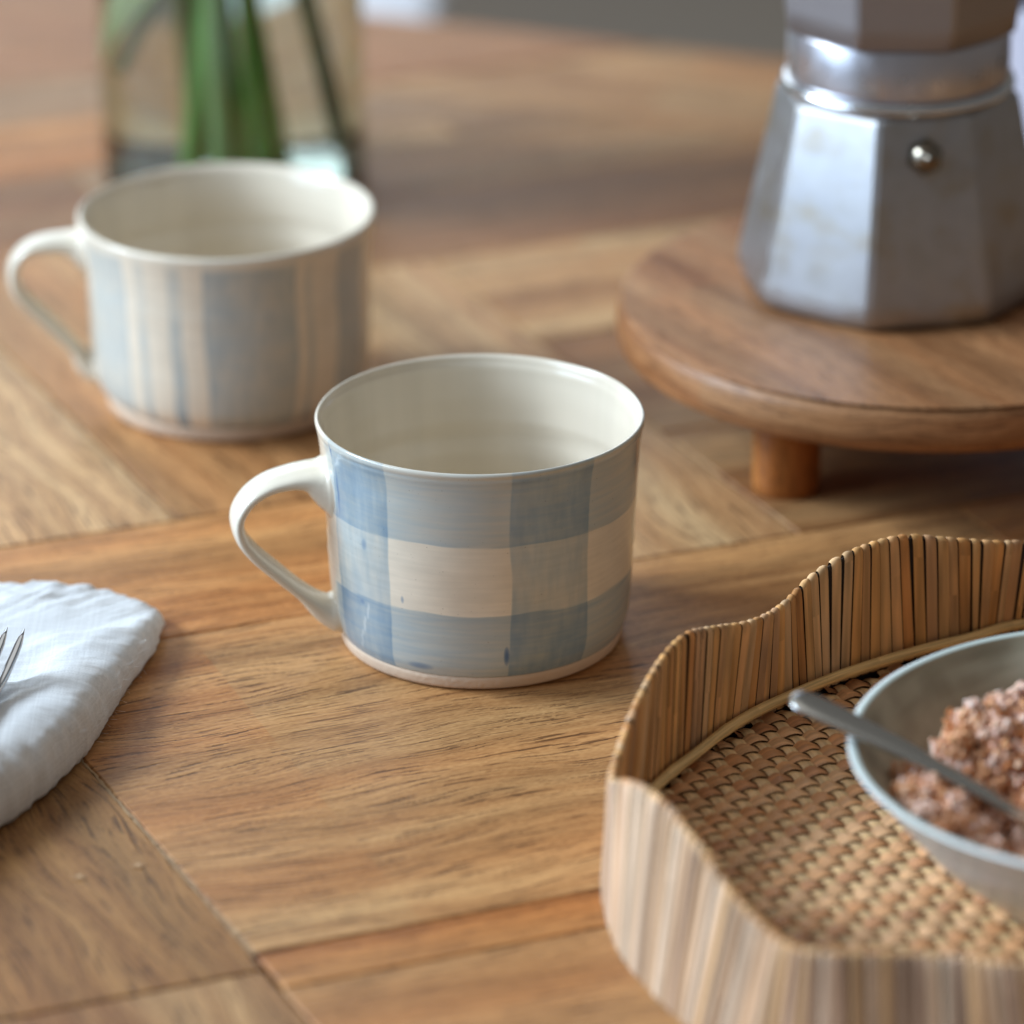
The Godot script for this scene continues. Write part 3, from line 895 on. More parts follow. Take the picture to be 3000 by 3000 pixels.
func build_fork() -> void:
	var o := thing("table_fork", Vector3(-0.1490, 0.0, -1.2355), "polished steel fork with its prongs up, resting on the white napkin", "fork")
	var m := mat(c8(206, 212, 220), 0.10, 1.0)
	var ax := Vector3(0.25, 0, -0.968)
	var sd := Vector3(0.968, 0, 0.25)
	var y0 := 0.0205
	var curve := func(t: float) -> float: return y0 + 0.0085 * pow(1.0 - t, 2.0) * 0.0 + 0.010 * exp(-t / 0.022) - 0.0018 * sin(clampf(t / 0.05, 0, 1) * PI)
	for k in 4:
		var off := 0.0078 - 0.0052 * k
		var c := PackedVector3Array()
		var s := PackedVector3Array()
		var nn := PackedVector3Array()
		var hw := PackedFloat32Array()
		var ht := PackedFloat32Array()
		for i in 19:
			var t := 0.052 * i / 18.0
			c.append(sd * off - ax * t + Vector3.UP * curve.call(t))
			s.append(sd)
			nn.append(Vector3.UP)
			var tip := sqrt(clampf(t / 0.006, 0.03, 1.0))
			hw.append(lerpf(0.0011, 0.0016, clampf(t / 0.03, 0, 1)) * tip)
			ht.append(lerpf(0.0009, 0.0013, clampf(t / 0.03, 0, 1)) * tip)
		for i in c.size():
			var tt := (c[mini(i + 1, 18)] - c[maxi(i - 1, 0)]).normalized()
			nn[i] = sd.cross(tt).normalized()
		part("prong", sweep(c, s, nn, hw, ht, 16, 2.4), m, o)
	var c2 := PackedVector3Array()
	var s2 := PackedVector3Array()
	var n2 := PackedVector3Array()
	var w2 := PackedFloat32Array()
	var t2 := PackedFloat32Array()
	for r in [[0.046, 0.0096], [0.052, 0.0098], [0.062, 0.0096], [0.072, 0.0070], [0.080, 0.0042], [0.090, 0.0032], [0.110, 0.0033], [0.140, 0.0045], [0.170, 0.0062], [0.190, 0.0066], [0.196, 0.0050], [0.198, 0.0020]]:
		c2.append(-ax * r[0] + Vector3.UP * (curve.call(r[0]) + 0.004 * sin(clampf((r[0] - 0.06) / 0.14, 0, 1) * PI)))
		s2.append(sd); n2.append(Vector3.UP); w2.append(r[1]); t2.append(0.0011)
	part("handle", sweep(c2, s2, n2, w2, t2, 20, 3.0), m, o)

# ---------------------------------------------------------------- rattan tray
# control points round the wall: foot x, foot z, top x, top z, height
var wall := [
	[0.30, -1.004, 0.30, -1.010, 0.044], [0.22, -1.004, 0.22, -1.010, 0.046], [0.16, -1.005, 0.16, -1.0105, 0.041], [0.13, -1.007, 0.1255, -1.0130, 0.039], [0.107, -1.0105, 0.1057, -1.0192, 0.038], [0.088, -1.014, 0.0875, -1.0214, 0.038], [0.073, -1.019, 0.0745, -1.0230, 0.037], [0.061, -1.0275, 0.0655, -1.0285, 0.0378],
	[0.050, -1.043, 0.0555, -1.0405, 0.043], [0.042, -1.0558, 0.0475, -1.0560, 0.048], [0.0348, -1.0718, 0.0405, -1.0760, 0.0495], [0.0292, -1.0869, 0.0345, -1.0950, 0.0465], [0.0262, -1.1010, 0.0293, -1.1107, 0.0415], [0.0242, -1.1200, 0.0258, -1.1250, 0.035], [0.0248, -1.1420, 0.0285, -1.1420, 0.0365],
	[0.0295, -1.1630, 0.0338, -1.1622, 0.041], [0.0382, -1.1819, 0.0405, -1.1805, 0.0445], [0.0472, -1.1969, 0.0480, -1.1965, 0.045], [0.0559, -1.2114, 0.0565, -1.2110, 0.0405], [0.0654, -1.2242, 0.0675, -1.2225, 0.0370], [0.0763, -1.2357, 0.0770, -1.2350, 0.0362], [0.0872, -1.2458, 0.0870, -1.2485, 0.0400], [0.0975, -1.2540, 0.0990, -1.2585, 0.0432],
	[0.1185, -1.2685, 0.1152, -1.2690, 0.0435], [0.135, -1.2775, 0.131, -1.2745, 0.040], [0.151, -1.2872, 0.1525, -1.2800, 0.0368], [0.19, -1.299, 0.19, -1.2955, 0.036], [0.24, -1.303, 0.24, -1.300, 0.044], [0.30, -1.296, 0.30, -1.292, 0.037], [0.37, -1.255, 0.366, -1.252, 0.044], [0.41, -1.19, 0.405, -1.19, 0.037], [0.42, -1.13, 0.415, -1.13, 0.044], [0.405, -1.06, 0.40, -1.06, 0.037], [0.36, -1.015, 0.356, -1.02, 0.044]]

func wall_at(t: float) -> Array:
	var n := wall.size()
	var i := int(floor(t))
	var f := t - i
	var o := []
	for q in 5:
		o.append(cubic_interpolate(wall[posmod(i, n)][q], wall[posmod(i + 1, n)][q], wall[posmod(i - 1, n)][q], wall[posmod(i + 2, n)][q], f))
	return o

func build_tray() -> void:
	var o := thing("rattan_tray", Vector3.ZERO, "woven rattan tray with a scalloped rim, holding the cereal bowl", "tray")
	# walk round the wall by arc length
	var steps := 3400
	var walk := []
	var length := 0.0
	var last := Vector2.ZERO
	for i in steps + 1:
		var w := wall_at(float(i) / steps * wall.size())
		var mid := (Vector2(w[0], w[1]) + Vector2(w[2], w[3])) * 0.5
		if i > 0:
			length += mid.distance_to(last)
		last = mid
		walk.append([length, w])
	var at_len := func(s: float) -> Array:
		s = fposmod(s, length)
		var lo := 0
		var hi := steps
		while hi - lo > 1:
			var m := (lo + hi) / 2
			if walk[m][0] <= s:
				lo = m
			else:
				hi = m
		var f: float = (s - walk[lo][0]) / maxf(walk[hi][0] - walk[lo][0], 1e-9)
		var r := []
		for q in 5:
			r.append(lerpf(walk[lo][1][q], walk[hi][1][q], f))
		return r
	rng.seed = 41
	var fib := streaks(900, 0.14, 256, 64, 18.0, 1.0, 2)
	var fb := PackedByteArray()
	fb.resize(256 * 64 * 3)
	for k in 256 * 64:
		var v := 232 + int((fib[k] - 128) * 0.30)
		v = clampi(v, 0, 255)
		fb[k * 3] = v; fb[k * 3 + 1] = v; fb[k * 3 + 2] = v
	var ft := ImageTexture.create_from_image(Image.create_from_data(256, 64, false, Image.FORMAT_RGB8, fb))
	var tones := [c8(238, 180, 114), c8(232, 170, 106), c8(244, 190, 128), c8(222, 156, 94), c8(234, 180, 124), c8(246, 200, 148), c8(216, 168, 124)]
	var mats := []
	for c in tones:
		var m := mat(Color.WHITE, 0.36)
		m.albedo_texture = ft
		m.vertex_color_use_as_albedo = true
		m.metallic_specular = 0.4
		mats.append(m)
	var dirt := noise(77, 1.0, 3)
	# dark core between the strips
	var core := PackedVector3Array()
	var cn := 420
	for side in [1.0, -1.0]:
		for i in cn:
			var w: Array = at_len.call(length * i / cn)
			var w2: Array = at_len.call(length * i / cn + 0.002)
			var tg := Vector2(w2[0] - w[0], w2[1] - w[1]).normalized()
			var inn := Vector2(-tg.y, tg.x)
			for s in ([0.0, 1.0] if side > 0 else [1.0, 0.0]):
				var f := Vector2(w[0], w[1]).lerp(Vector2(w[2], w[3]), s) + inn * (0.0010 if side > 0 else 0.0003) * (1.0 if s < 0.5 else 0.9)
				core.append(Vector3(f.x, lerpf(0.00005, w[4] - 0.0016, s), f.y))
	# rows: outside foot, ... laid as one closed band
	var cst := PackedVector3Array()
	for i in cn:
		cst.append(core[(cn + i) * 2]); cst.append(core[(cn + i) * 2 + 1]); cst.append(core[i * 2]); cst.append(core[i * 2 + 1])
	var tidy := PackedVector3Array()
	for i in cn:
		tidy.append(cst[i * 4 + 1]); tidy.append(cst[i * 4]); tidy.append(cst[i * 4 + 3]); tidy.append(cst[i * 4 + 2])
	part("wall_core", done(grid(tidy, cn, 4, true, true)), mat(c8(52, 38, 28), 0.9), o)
	# upright strips wrapped over the rim
	var s := 0.0
	var k := 0
	var rest := SurfaceTool.new()
	rest.begin(Mesh.PRIMITIVE_TRIANGLES)
	var rest_n := 0
	while s < length - 0.001:
		var w := rng.randf_range(0.0031, 0.0040)
		if s + w > length:
			w = length - s
		var gapw := rng.randf_range(0.00005, 0.00022)
		if rng.randf() < 0.12:
			gapw = rng.randf_range(0.0003, 0.0007)
		var mid_s := s + w * 0.5
		var a0: Array = at_len.call(s + gapw)
		var a1: Array = at_len.call(mid_s)
		var a2: Array = at_len.call(s + w - gapw)
		# strips lean with the slope of the rim
		var sa: Array = at_len.call(mid_s - 0.004)
		var sb: Array = at_len.call(mid_s + 0.004)
		var lean: float = rng.randf_range(-0.0005, 0.0005) - 0.0115 * (sb[4] - sa[4]) / 0.008
		var h0: Array = at_len.call(s + gapw + lean)
		var h1: Array = at_len.call(mid_s + lean)
		var h2: Array = at_len.call(s + w - gapw + lean)
		var tg := Vector2(a2[0] - a0[0], a2[1] - a0[1]).normalized()
		var inn := Vector2(-tg.y, tg.x)
		var th := 0.00125 + rng.randf_range(-0.0001, 0.00025)
		var pts := PackedVector3Array()
		var uvs := PackedVector2Array()
		var cl := PackedColorArray()
		# share of the height, and place across the wall (-1 outside .. 1 inside)
		var run := [[0.0, -1.0], [0.22, -1.0], [0.45, -1.0], [0.68, -1.0], [0.88, -1.0], [0.965, -0.92], [0.992, -0.6], [1.0, 0.0], [0.992, 0.6], [0.965, 0.92], [0.88, 1.0], [0.68, 1.0], [0.45, 1.0], [0.25, 1.0], [0.08, 1.0]]
		var ru := rng.randf()
		var rv := rng.randf()
		var br := rng.randf_range(0.86, 1.1)
		var mt: StandardMaterial3D = mats[rng.randi() % mats.size()]
		var bark: Color = (tones[rng.randi() % tones.size()] as Color).srgb_to_linear()
		var skin: Color = ([c8(236, 200, 166), c8(226, 184, 146), c8(244, 214, 184), c8(212, 176, 148), c8(232, 188, 142), c8(216, 174, 134), c8(232, 202, 174)][rng.randi() % 7] as Color).srgb_to_linear()
		var sk := rng.randf_range(0.66, 1.12)
		for q in run.size():
			for j in 5:
				var x := [0.0, 0.2, 0.5, 0.8, 1.0][j] as float
				var e: Array = []
				for z in 5:
					var lo: float = lerpf(a0[z], a2[z], x)
					var hi: float = lerpf(h0[z], h2[z], x)
					e.append(lo if z < 2 else hi)
				var bulge := 1.0 - pow(absf(x - 0.5) * 2.0, 2.2)
				var p := Vector2(e[0], e[1]).lerp(Vector2(e[2], e[3]), run[q][0])
				var rr := th * 0.45 + 0.00040 * bulge + 0.0005
				p += inn * (0.00065 + run[q][1] * rr)
				var y: float = e[4] * run[q][0] - 0.0005 * (1.0 - bulge) * (1.0 if absf(run[q][1]) < 0.95 else 0.0)
				pts.append(Vector3(p.x, maxf(y, 0.0001), p.y))
				uvs.append(Vector2(ru + q * 0.09, rv + x * 0.10))
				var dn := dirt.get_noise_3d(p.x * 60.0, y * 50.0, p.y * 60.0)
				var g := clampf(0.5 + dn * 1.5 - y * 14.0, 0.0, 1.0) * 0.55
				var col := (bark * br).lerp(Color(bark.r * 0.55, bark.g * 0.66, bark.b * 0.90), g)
				if run[q][1] < -0.7:
					col = Color(skin.r * sk, skin.g * sk, skin.b * sk)
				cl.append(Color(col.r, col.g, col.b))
		var visible_: bool = a1[0] < 0.19
		if visible_ and k < 298:
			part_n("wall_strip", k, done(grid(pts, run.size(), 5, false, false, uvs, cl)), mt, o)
			k += 1
		else:
			rng.randi()
			grid(pts, run.size(), 5, false, false, uvs, cl, rest, rest_n)
			rest_n += pts.size()
		s += w
	if rest_n > 0:
		part("far_wall_strip", done(rest), mats[0], o).set_meta("kind", "stuff")
	# cane round the foot of the wall
	var rod := PackedVector3Array()
	var inner := PackedVector2Array()
	for i in 400:
		var w: Array = at_len.call(length * i / 400.0)
		var w2: Array = at_len.call(length * i / 400.0 + 0.004)
		var w0: Array = at_len.call(length * i / 400.0 - 0.004)
		var tg := Vector2(w2[0] - w0[0], w2[1] - w0[1]).normalized()
		var inn := Vector2(-tg.y, tg.x)
		var f := Vector2(w[0], w[1]) + inn * 0.0048
		rod.append(Vector3(f.x, 0.0076, f.y))
		inner.append(Vector2(w[0], w[1]) + inn * 0.0036)
	var cane := mat(c8(250, 212, 146), 0.36)
	cane.albedo_texture = ft
	var cm := tube(rod, 0.0016, 14, true, func(_t: float, a: float): return 1.0 + 0.04 * sin(a * 130.0) + (0.08 if fposmod(a, 0.031) < 0.0012 else 0.0), 0.05)
	part("cane_ring", cm, cane, o)
	var kn := mat(c8(74, 50, 30), 0.8)
	for i in range(5, 400, 13):
		var t := (rod[(i + 1) % 400] - rod[i]).normalized()
		var up := Vector3(0.0, 0.75, 0.66)
		var sph := SphereMesh.new()
		sph.radius = 0.00022; sph.height = 0.00044; sph.radial_segments = 8; sph.rings = 5
		var kk := part("cane_knot", sph, kn, o)
		kk.position = rod[i] + up * 0.00142
		kk.scale = Vector3(1.0, 0.6, 2.2)
		kk.rotation.y = rng.randf() * 3.0
	# woven floor
	var wu := Vector2(cos(deg_to_rad(23.0)), -sin(deg_to_rad(23.0)))
	var wv := Vector2(cos(deg_to_rad(66.0)), sin(deg_to_rad(66.0)))
	var org := Vector2(0.20, -1.15)
	var pitch := 0.0052
	var post := 0.0055
	var wm := []
	for c in [c8(232, 174, 122), c8(222, 160, 108), c8(240, 188, 138), c8(210, 150, 104)]:
		var m := mat(c, 0.45)
		m.vertex_color_use_as_albedo = true
		m.albedo_texture = ft
		wm.append(m)
	var tone := noise(500, 1.0, 2)
	var base := 0.0034
	var nrow := 0
	for r in range(-40, 41):
		var c0 := org + wv * (r * pitch)
		var sp := span_(inner, c0, wu)
		if sp.is_empty():
			continue
		var i0 := int(ceil(sp[0] / post * 4.0))
		var i1 := int(floor(sp[1] / post * 4.0))
		if i1 - i0 < 8:
			continue
		var pts := PackedVector3Array()
		var uvs := PackedVector2Array()
		var cl := PackedColorArray()
		var wob := rng.randf_range(-0.0003, 0.0003)
		var half := rng.randf_range(0.0027, 0.0033)
		for i in range(i0 - 1, i1 + 2):
			var x := i * post / 4.0
			var ph := PI * i / 4.0 + (PI if posmod(r, 2) == 1 else 0.0)
			var up := cos(ph)
			var c := c0 + wu * x + wv * (wob + 0.00025 * tone.get_noise_2d(i * 0.12, r * 3.7))
			var tn := 1.0 + 0.30 * tone.get_noise_2d(floorf((ph + PI / 2) / TAU) * 13.7, r * 7.3)
			var hf := half * (0.80 + 0.20 * up)
			for q in [-1.0, -0.55, 0.0, 0.55, 1.0]:
				var p: Vector2 = c + wv * (q * hf)
				pts.append(Vector3(p.x, base + up * 0.00095 - 0.00036 * q * q, p.y))
				uvs.append(Vector2(x / 0.05 + r * 0.37, q * 0.12 + r * 0.21))
				var v := clampf(tn, 0.45, 1.3)
				cl.append(Color(v, v * (0.97 if tn < 0.9 else 1.0), v * (0.92 if tn < 0.9 else 1.0)))
		part_n("weaver", nrow, done(grid(pts, i1 - i0 + 3, 5, false, false, uvs, cl)), wm[posmod(r * 7 + r / 3, 4)], o)
		nrow += 1
	var sm := mat(c8(240, 200, 146), 0.45)
	sm.albedo_texture = ft
	var nst := 0
	for r in range(-70, 71):
		var c0 := org + wu * (r * post)
		var sp := span_(inner, c0, wv)
		if sp.is_empty():
			continue
		var i0 := int(ceil(sp[0] / pitch * 4.0))
		var i1 := int(floor(sp[1] / pitch * 4.0))
		if i1 - i0 < 8:
			continue
		var pts := PackedVector3Array()
		var uvs := PackedVector2Array()
		for i in range(i0 - 1, i1 + 2):
			var y := i * pitch / 4.0
			var ph := PI * i / 4.0 + (PI if posmod(r, 2) == 1 else 0.0)
			var up := -cos(ph)
			var c := c0 + wv * y
			for q in [-1.0, -0.5, 0.0, 0.5, 1.0]:
				var p: Vector2 = c + wu * (q * 0.0019)
				pts.append(Vector3(p.x, base - 0.0001 + up * 0.00070 - 0.0004 * q * q, p.y))
				uvs.append(Vector2(y / 0.05, q * 0.1 + r * 0.3))
		part_n("stake", nst, flip_done(pts, i1 - i0 + 3, 5, uvs), sm, o)
		nst += 1
	# a dark board closes the bottom
	var bot := PackedVector2Array()
	for i in range(0, 400, 8):
		bot.append(inner[i])
	part("bottom_board", board(bot, 0.0016, 0.0006, 0.0002, wu, Vector2.ZERO, Vector2(2, 4)), mat(c8(150, 112, 78), 0.9), o)

func flip_done(pts: PackedVector3Array, rows: int, cols: int, uvs: PackedVector2Array) -> ArrayMesh:
	var p := PackedVector3Array()
	var u := PackedVector2Array()
	for i in rows:
		for j in cols:
			p.append(pts[i * cols + cols - 1 - j])
			u.append(uvs[i * cols + cols - 1 - j])
	return done(grid(p, rows, cols, false, false, u))

# where the line c + d * x lies within the closed outline
func span_(poly: PackedVector2Array, c: Vector2, d: Vector2) -> Array:
	var hits := []
	var n := poly.size()
	var nn := Vector2(-d.y, d.x)
	for i in n:
		var a := (poly[i] - c).dot(nn)
		var b := (poly[(i + 1) % n] - c).dot(nn)
		if (a < 0.0) != (b < 0.0):
			var p := poly[i].lerp(poly[(i + 1) % n], a / (a - b))
			hits.append((p - c).dot(d) / d.dot(d))
	if hits.size() < 2:
		return []
	hits.sort()
	return [hits[0], hits[hits.size() - 1]]

# ---------------------------------------------------------------- bowl, cereal, spoon
func build_bowl() -> void:
	var at := Vector3(0.1662, 0.0048, -1.1212)
	var R := 0.0775
	var H := 0.0402
	var o := thing("cereal_bowl", at, "shallow stoneware bowl, pale outside and grey-green inside, in the rattan tray", "bowl")
	var out_ := [Vector2(0.0, 0.001), Vector2(0.036, 0.0), Vector2(0.041, 0.0012), Vector2(0.0475, 0.0060), Vector2(0.0570, 0.0150), Vector2(0.0665, 0.0265), Vector2(0.0745, 0.0366), Vector2(R, H - 0.0008), Vector2(R - 0.0008, H), Vector2(R - 0.0024, H - 0.0002)]
	var in_ := [Vector2(R - 0.0042, H - 0.0022), Vector2(0.0665, 0.0310), Vector2(0.0560, 0.0195), Vector2(0.0440, 0.0110), Vector2(0.030, 0.0070), Vector2(0.0, 0.0055)]
	var prof := smooth_curve(out_ + in_, 6)
	var top := 0
	for i in prof.size():
		if prof[i].y > prof[top].y:
			top = i
	var nz := noise(61, 1.0, 4)
	var pale := c8(224, 226, 226).srgb_to_linear()
	var rim := c8(196, 208, 202).srgb_to_linear()
	var deep := c8(178, 174, 154).srgb_to_linear()
	var deep2 := c8(136, 130, 110).srgb_to_linear()
	var colf := func(a: float, i: int, p: Vector2) -> Color:
		var s := nz.get_noise_3d(cos(a) * 2.0, sin(a) * 2.0, p.y * 240.0 + i * 0.05)
		var blob := nz.get_noise_3d(cos(a) * p.x * 45.0, sin(a) * p.x * 45.0, 5.0)
		if i < top - 3:
			return pale.lerp(rim, clampf(0.4 + s, 0, 1))
		if i < top + 4:
			return rim
		return deep.lerp(deep2, clampf(0.45 + s * 0.7 + blob * 0.9, 0, 1))
	var m := mat(Color.WHITE, 0.28)
	m.vertex_color_use_as_albedo = true
	var wob := func(a: float, i: int, y: float) -> float:
		return 0.0 if prof[i].x < 0.03 else nz.get_noise_3d(cos(a) * 0.8, sin(a) * 0.8, y * 60.0) * 0.0008
	part("body", lathe(prof, 128, func(u: float, _i: int, p: Vector2): return Vector2(u, p.y), wob, colf), m, o)
	build_cereal(at)
	build_spoon()

func blob_mesh(seed_: int) -> Array:
	# a crumpled flake: unit sphere pushed about
	var nz := noise(seed_, 0.9, 3)
	var v := PackedVector3Array()
	var rows := 5
	var cols := 7
	for i in rows + 1:
		var th := -PI / 2 + PI * i / rows
		for j in cols:
			var a := TAU * j / cols
			var d := Vector3(cos(th) * cos(a), sin(th), cos(th) * sin(a))
			var r := 0.82 + 0.62 * nz.get_noise_3d(d.x * 1.3, d.y * 1.3, d.z * 1.3) + 0.25 * nz.get_noise_3d(d.x * 3.4 + 9.0, d.y * 3.4, d.z * 3.4)
			v.append(d * r)
	return [v, rows + 1, cols]

func build_cereal(at: Vector3) -> void:
	var shapes := []
	for i in 12:
		shapes.append(blob_mesh(300 + i))
	rng.seed = 88
	var st := SurfaceTool.new()
	st.begin(Mesh.PRIMITIVE_TRIANGLES)
	var base := 0
	var cols := [c8(222, 162, 138), c8(210, 142, 112), c8(232, 186, 168), c8(190, 124, 84), c8(242, 216, 206), c8(204, 140, 98), c8(176, 108, 72), c8(226, 170, 140)]
	var nz := noise(64, 1.0, 3)
	var height := func(x: float, z: float) -> float:
		var r := Vector2(x, z).length()
		var line := -0.0049 + (x + 0.0757) * 0.404 - z
		var front := 0.0218 + 0.0112 * smoothstep(-0.034, -0.058, x)
		return front + 0.0165 * smoothstep(0.004, 0.021, line) * smoothstep(0.060, 0.046, r) - 0.008 * smoothstep(0.004, 0.014, line) * smoothstep(0.046, 0.058, r)
	var clumps := []
	for n in 1900:
		var a := rng.randf() * TAU
		var r := sqrt(rng.randf()) * 0.066
		var x := r * cos(a)
		var z := r * sin(a)
		var cr := rng.randf_range(0.0018, 0.0046)
		var y: float = height.call(x, z) + nz.get_noise_2d(x * 75.0, z * 75.0) * 0.006 - cr * 0.6
		if -0.0049 + (x + 0.0757) * 0.404 - z > 0.008 and r > 0.0555:
			continue
		if r + cr * 0.8 > 0.047 + (y - 0.011) * 1.02 or (x > -0.008 and n % 2 > 0):
			continue
		clumps.append([Vector3(x, y, z), cr, rng.randf()])
	for cp in clumps:
		var tone := c8(252, 220, 202) if cp[2] < 0.40 else (c8(238, 180, 134) if cp[2] < 0.82 else c8(196, 124, 76))
		var count := int(10 + cp[1] * 5600.0)
		for n in count:
			var dirv := Vector3(rng.randf_range(-1, 1), rng.randf_range(-0.5, 1), rng.randf_range(-1, 1)).normalized()
			var size := rng.randf_range(0.0005, 0.0014)
			var at2: Vector3 = cp[0] + dirv * cp[1] * rng.randf_range(0.55, 1.05) * Vector3(1.0, 0.8, 1.0)
			# flakes lie flat on their clump
			var b := Basis(Quaternion(Vector3.UP, dirv)) * Basis.from_euler(Vector3(rng.randf_range(-0.6, 0.6), rng.randf() * TAU, rng.randf_range(-0.6, 0.6)))
			b = b * Basis.from_scale(Vector3(size * rng.randf_range(0.9, 1.8), size * rng.randf_range(0.28, 0.7), size))
			var sh: Array = shapes[rng.randi() % 12]
			var c := (cols[rng.randi() % cols.size()] as Color).lerp(tone, 0.65).srgb_to_linear()
			var ps := PackedVector3Array()
			var cl := PackedColorArray()
			for p in sh[0]:
				ps.append(b * p + at2)
				var t: float = 1.0 + (p.length() - 0.85) * 0.5
				cl.append(Color(c.r * t, c.g * t, c.b * t))
			grid(ps, sh[1], sh[2], true, false, PackedVector2Array(), cl, st, base)
			base += ps.size()
	# crumbs packed underneath, between and below the clumps
	var bed := PackedVector3Array()
	var bc := PackedColorArray()
	for i in 25:
		for j in 48:
			var rr := 0.0625 * i / 24.0
			var an := TAU * j / 48
			var x := rr * cos(an)
			var z := rr * sin(an)
			var y: float = height.call(x, z) - 0.0050 + nz.get_noise_2d(x * 300.0, z * 300.0) * 0.003
			var most := 0.047 + (y - 0.011) * 1.02
			if rr > most:
				x *= most / rr
				z *= most / rr
			bed.append(Vector3(x, y, z))
			var c := c8(176, 108, 68).lerp(c8(206, 140, 100), 0.5 + nz.get_noise_2d(x * 700.0, z * 700.0)).srgb_to_linear()
			bc.append(c)
	grid(bed, 25, 48, true, false, PackedVector2Array(), bc, st, base)
	var m := mat(Color.WHITE, 0.8)
	m.metallic_specular = 0.18
	m.vertex_color_use_as_albedo = true
	m.subsurf_scatter_enabled = true
	m.subsurf_scatter_strength = 0.12
	var o := MeshInstance3D.new()
	o.name = "toasted_cereal"
	o.mesh = done(st)
	o.material_override = m
	o.position = at
	add_child(o)
	tag(o, "pink and brown clumps of crunchy cereal heaped in the bowl", "cereal")
	o.set_meta("kind", "stuff")
	# one dark berry among the clumps
	var sh2 := blob_mesh(412)
	var ps2 := PackedVector3Array()
	for p in sh2[0]:
		ps2.append(p * Vector3(0.0048, 0.0024, 0.0028))
	var berry := MeshInstance3D.new()
	berry.name = "dried_berry"
	berry.mesh = done(grid(ps2, sh2[1], sh2[2], true))
	berry.material_override = mat(c8(52, 26, 40), 0.45)
	berry.position = Vector3(0.1175, 0.0390, -1.1335)
	berry.rotation_degrees = Vector3(0, -10, -8)
	add_child(berry)
	tag(berry, "dark purple dried berry lying among the cereal clumps", "berry")

func build_spoon() -> void:
	var a := Vector3(0.0745, 0.0548, -1.1326)
	var b := Vector3(0.135, 0.0300, -1.1080)
	var o := thing("steel_spoon", a, "steel spoon leaning over the rim of the cereal bowl, its handle end up", "spoon")
	var d := (b - a).normalized()
	var side := d.cross(Vector3.UP).normalized()
	var up := side.cross(d).normalized()
	var c := PackedVector3Array()
	var s := PackedVector3Array()
	var n := PackedVector3Array()
	var hw := PackedFloat32Array()
	var ht := PackedFloat32Array()
	for r in [[0.0, 0.0015, 0.0006], [0.0006, 0.0032, 0.0010], [0.0016, 0.0046, 0.0012], [0.0032, 0.0056, 0.0013], [0.0060, 0.0061, 0.0014], [0.012, 0.0059, 0.0014], [0.020, 0.0053, 0.0014], [0.032, 0.0044, 0.0014], [0.046, 0.0036, 0.0014], [0.060, 0.0029, 0.0015], [0.072, 0.0024, 0.0016]]:
		c.append(d * r[0] + up * (0.0016 * sin(r[0] * 40.0))); s.append(side); n.append(up); hw.append(r[1]); ht.append(r[2])
	var m := mat(c8(196, 198, 196), 0.24, 1.0)
	part("handle", sweep(c, s, n, hw, ht, 20, 2.3), m, o)
	var pts := PackedVector3Array()
	for i in 13:
		var t := i / 12.0
		var w := 0.0125 * pow(sin(PI * (0.07 + 0.90 * t)), 0.62)
		for j in 9:
			var q := j / 4.0 - 1.0
			pts.append(d * (0.0705 + t * 0.036) + side * w * q - up * (0.0035 * (1.0 - q * q) * sin(PI * (0.08 + 0.86 * t))))
	var back := PackedVector3Array()
	for p in pts:
		back.append(p - up * 0.0008)
	var st := grid(pts, 13, 9)
	var inv := PackedVector3Array()
	for i in 13:
		for j in 9:
			inv.append(back[i * 9 + 8 - j])
	grid(inv, 13, 9, false, false, PackedVector2Array(), PackedColorArray(), st, pts.size())
	part("spoon_bowl", done(st), m, o)

# ---------------------------------------------------------------- background
func build_background() -> void:
	var fl := MeshInstance3D.new()
	fl.name = "floor"
	fl.mesh = board(PackedVector2Array([Vector2(-5, -9), Vector2(5, -9), Vector2(5, 1.5), Vector2(-5, 1.5)]), -0.74, -0.80, 0.001, Vector2(1, 0), Vector2.ZERO, Vector2(1, 1))
	var fm := mat(c8(118, 108, 96), 0.7)
	fl.material_override = fm
	fl.set_meta("kind", "structure")
	add_child(fl)
	# white stool beyond the table's far edge
	var s := thing("white_stool", Vector3(-0.205, -0.74, -2.58), "white painted stool standing beyond the far edge of the table", "stool")
	var wm := mat(c8(226, 228, 234), 0.5)
	part("seat", rounded_box(Vector3(0.34, 0.035, 0.34), 0.012), wm, s).position = Vector3(0, 0.583, 0)
	for x in [-0.14, 0.14]:
		for z in [-0.14, 0.14]:
			var lg := CylinderMesh.new()
			lg.top_radius = 0.016; lg.bottom_radius = 0.014; lg.height = 0.568
			part("leg", lg, wm, s).position = Vector3(x, 0.284, z)
	# white cup half hidden behind the coffee pot
	var cup := thing("white_cup", Vector3(0.2262, 0.0, -1.66), "plain white cup half hidden behind the coffee pot", "cup")
	var cp := smooth_curve([Vector2(0.0, 0.0), Vector2(0.030, 0.0), Vector2(0.038, 0.004), Vector2(0.042, 0.02), Vector2(0.0425, 0.07), Vector2(0.043, 0.088), Vector2(0.0418, 0.0892), Vector2(0.0405, 0.088), Vector2(0.040, 0.07), Vector2(0.039, 0.02), Vector2(0.034, 0.007), Vector2(0.0, 0.006)], 4)
	part("body", lathe(cp, 64, func(u: float, _i: int, p: Vector2): return Vector2(u, p.y)), mat(c8(176, 176, 190), 0.3), cup)

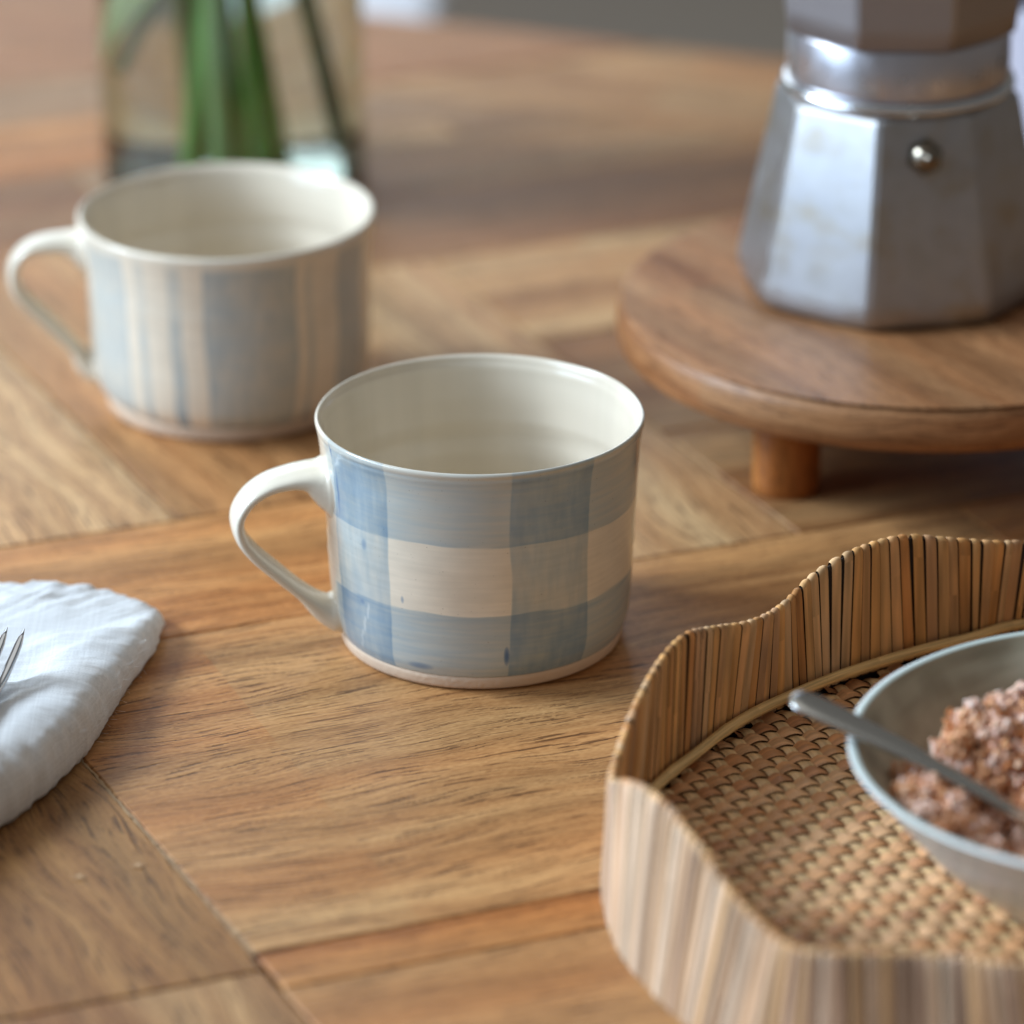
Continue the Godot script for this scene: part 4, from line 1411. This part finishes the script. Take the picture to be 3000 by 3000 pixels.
# ---------------------------------------------------------------- 
func _ready() -> void:
	# camera
	var cam := Camera3D.new()
	cam.name = "camera"
	cam.position = Vector3(0, 0.588, 0)
	cam.rotation_degrees = Vector3(-22.93, 0, -0.4)
	cam.fov = 12.5
	cam.near = 0.05
	cam.far = 60.0
	var at := CameraAttributesPhysical.new()
	at.frustum_focal_length = 12.0 / tan(deg_to_rad(6.25))
	at.frustum_focus_distance = 1.360
	at.exposure_aperture = 3.8
	at.frustum_near = 0.05
	at.frustum_far = 60.0
	cam.attributes = at
	add_child(cam)
	cam.current = true
	# room light and the window on the left
	var we := WorldEnvironment.new()
	we.name = "room_light"
	var e := Environment.new()
	e.background_mode = Environment.BG_COLOR
	e.background_color = Color(0.60, 0.585, 0.565)
	e.background_energy_multiplier = 0.45
	e.tonemap_mode = Environment.TONE_MAPPER_LINEAR
	e.tonemap_exposure = 1.13
	e.sdfgi_enabled = true
	e.ssao_enabled = true
	e.ssil_enabled = true
	we.environment = e
	add_child(we)
	var win := AreaLight3D.new()
	win.name = "window_light"
	win.area_size = Vector2(1.1, 1.1)
	win.light_energy = 18.0
	win.light_color = Color(0.885, 0.945, 1.0)
	win.shadow_enabled = true
	win.light_size = 1.0
	win.set("area_range", 12.0)
	add_child(win)
	win.look_at_from_position(Vector3(-3.35, 2.25, -1.85), Vector3(0.0, 0.0, -1.40), Vector3.UP)
	var top := AreaLight3D.new()
	top.name = "skylight"
	top.area_size = Vector2(2.2, 2.2)
	top.light_energy = 0.9
	top.light_color = Color(1.0, 0.98, 0.95)
	top.shadow_enabled = true
	top.set("area_range", 8.0)
	add_child(top)
	top.look_at_from_position(Vector3(-0.3, 2.4, -1.9), Vector3(-0.1, 0.0, -1.5), Vector3(0, 0, -1))
	var back := AreaLight3D.new()
	back.name = "far_window_light"
	back.area_size = Vector2(2.6, 1.3)
	back.light_energy = 2.5
	back.light_color = Color(0.92, 0.96, 1.0)
	back.shadow_enabled = true
	back.set("area_range", 9.0)
	add_child(back)
	back.look_at_from_position(Vector3(-1.1, 1.45, -5.0), Vector3(0.0, 0.0, -1.5), Vector3.UP)
	var side := AreaLight3D.new()
	side.name = "side_window_light"
	side.area_size = Vector2(1.2, 1.5)
	side.light_energy = 4.2
	side.light_color = Color(0.80, 0.90, 1.0)
	side.shadow_enabled = true
	side.set("area_range", 9.0)
	add_child(side)
	side.look_at_from_position(Vector3(-2.0, 0.95, -0.80), Vector3(0.0, 0.0, -1.40), Vector3.UP)
	# the place
	for s in 2:
		wood_tex.append(make_wood(100 + s * 40, 1280, 640))
	build_background()
	build_table()
	# the things
	build_vase()
	build_mugs()
	build_stand()
	build_pot()
	build_tray()
	build_bowl()
	build_napkin()
	build_fork()
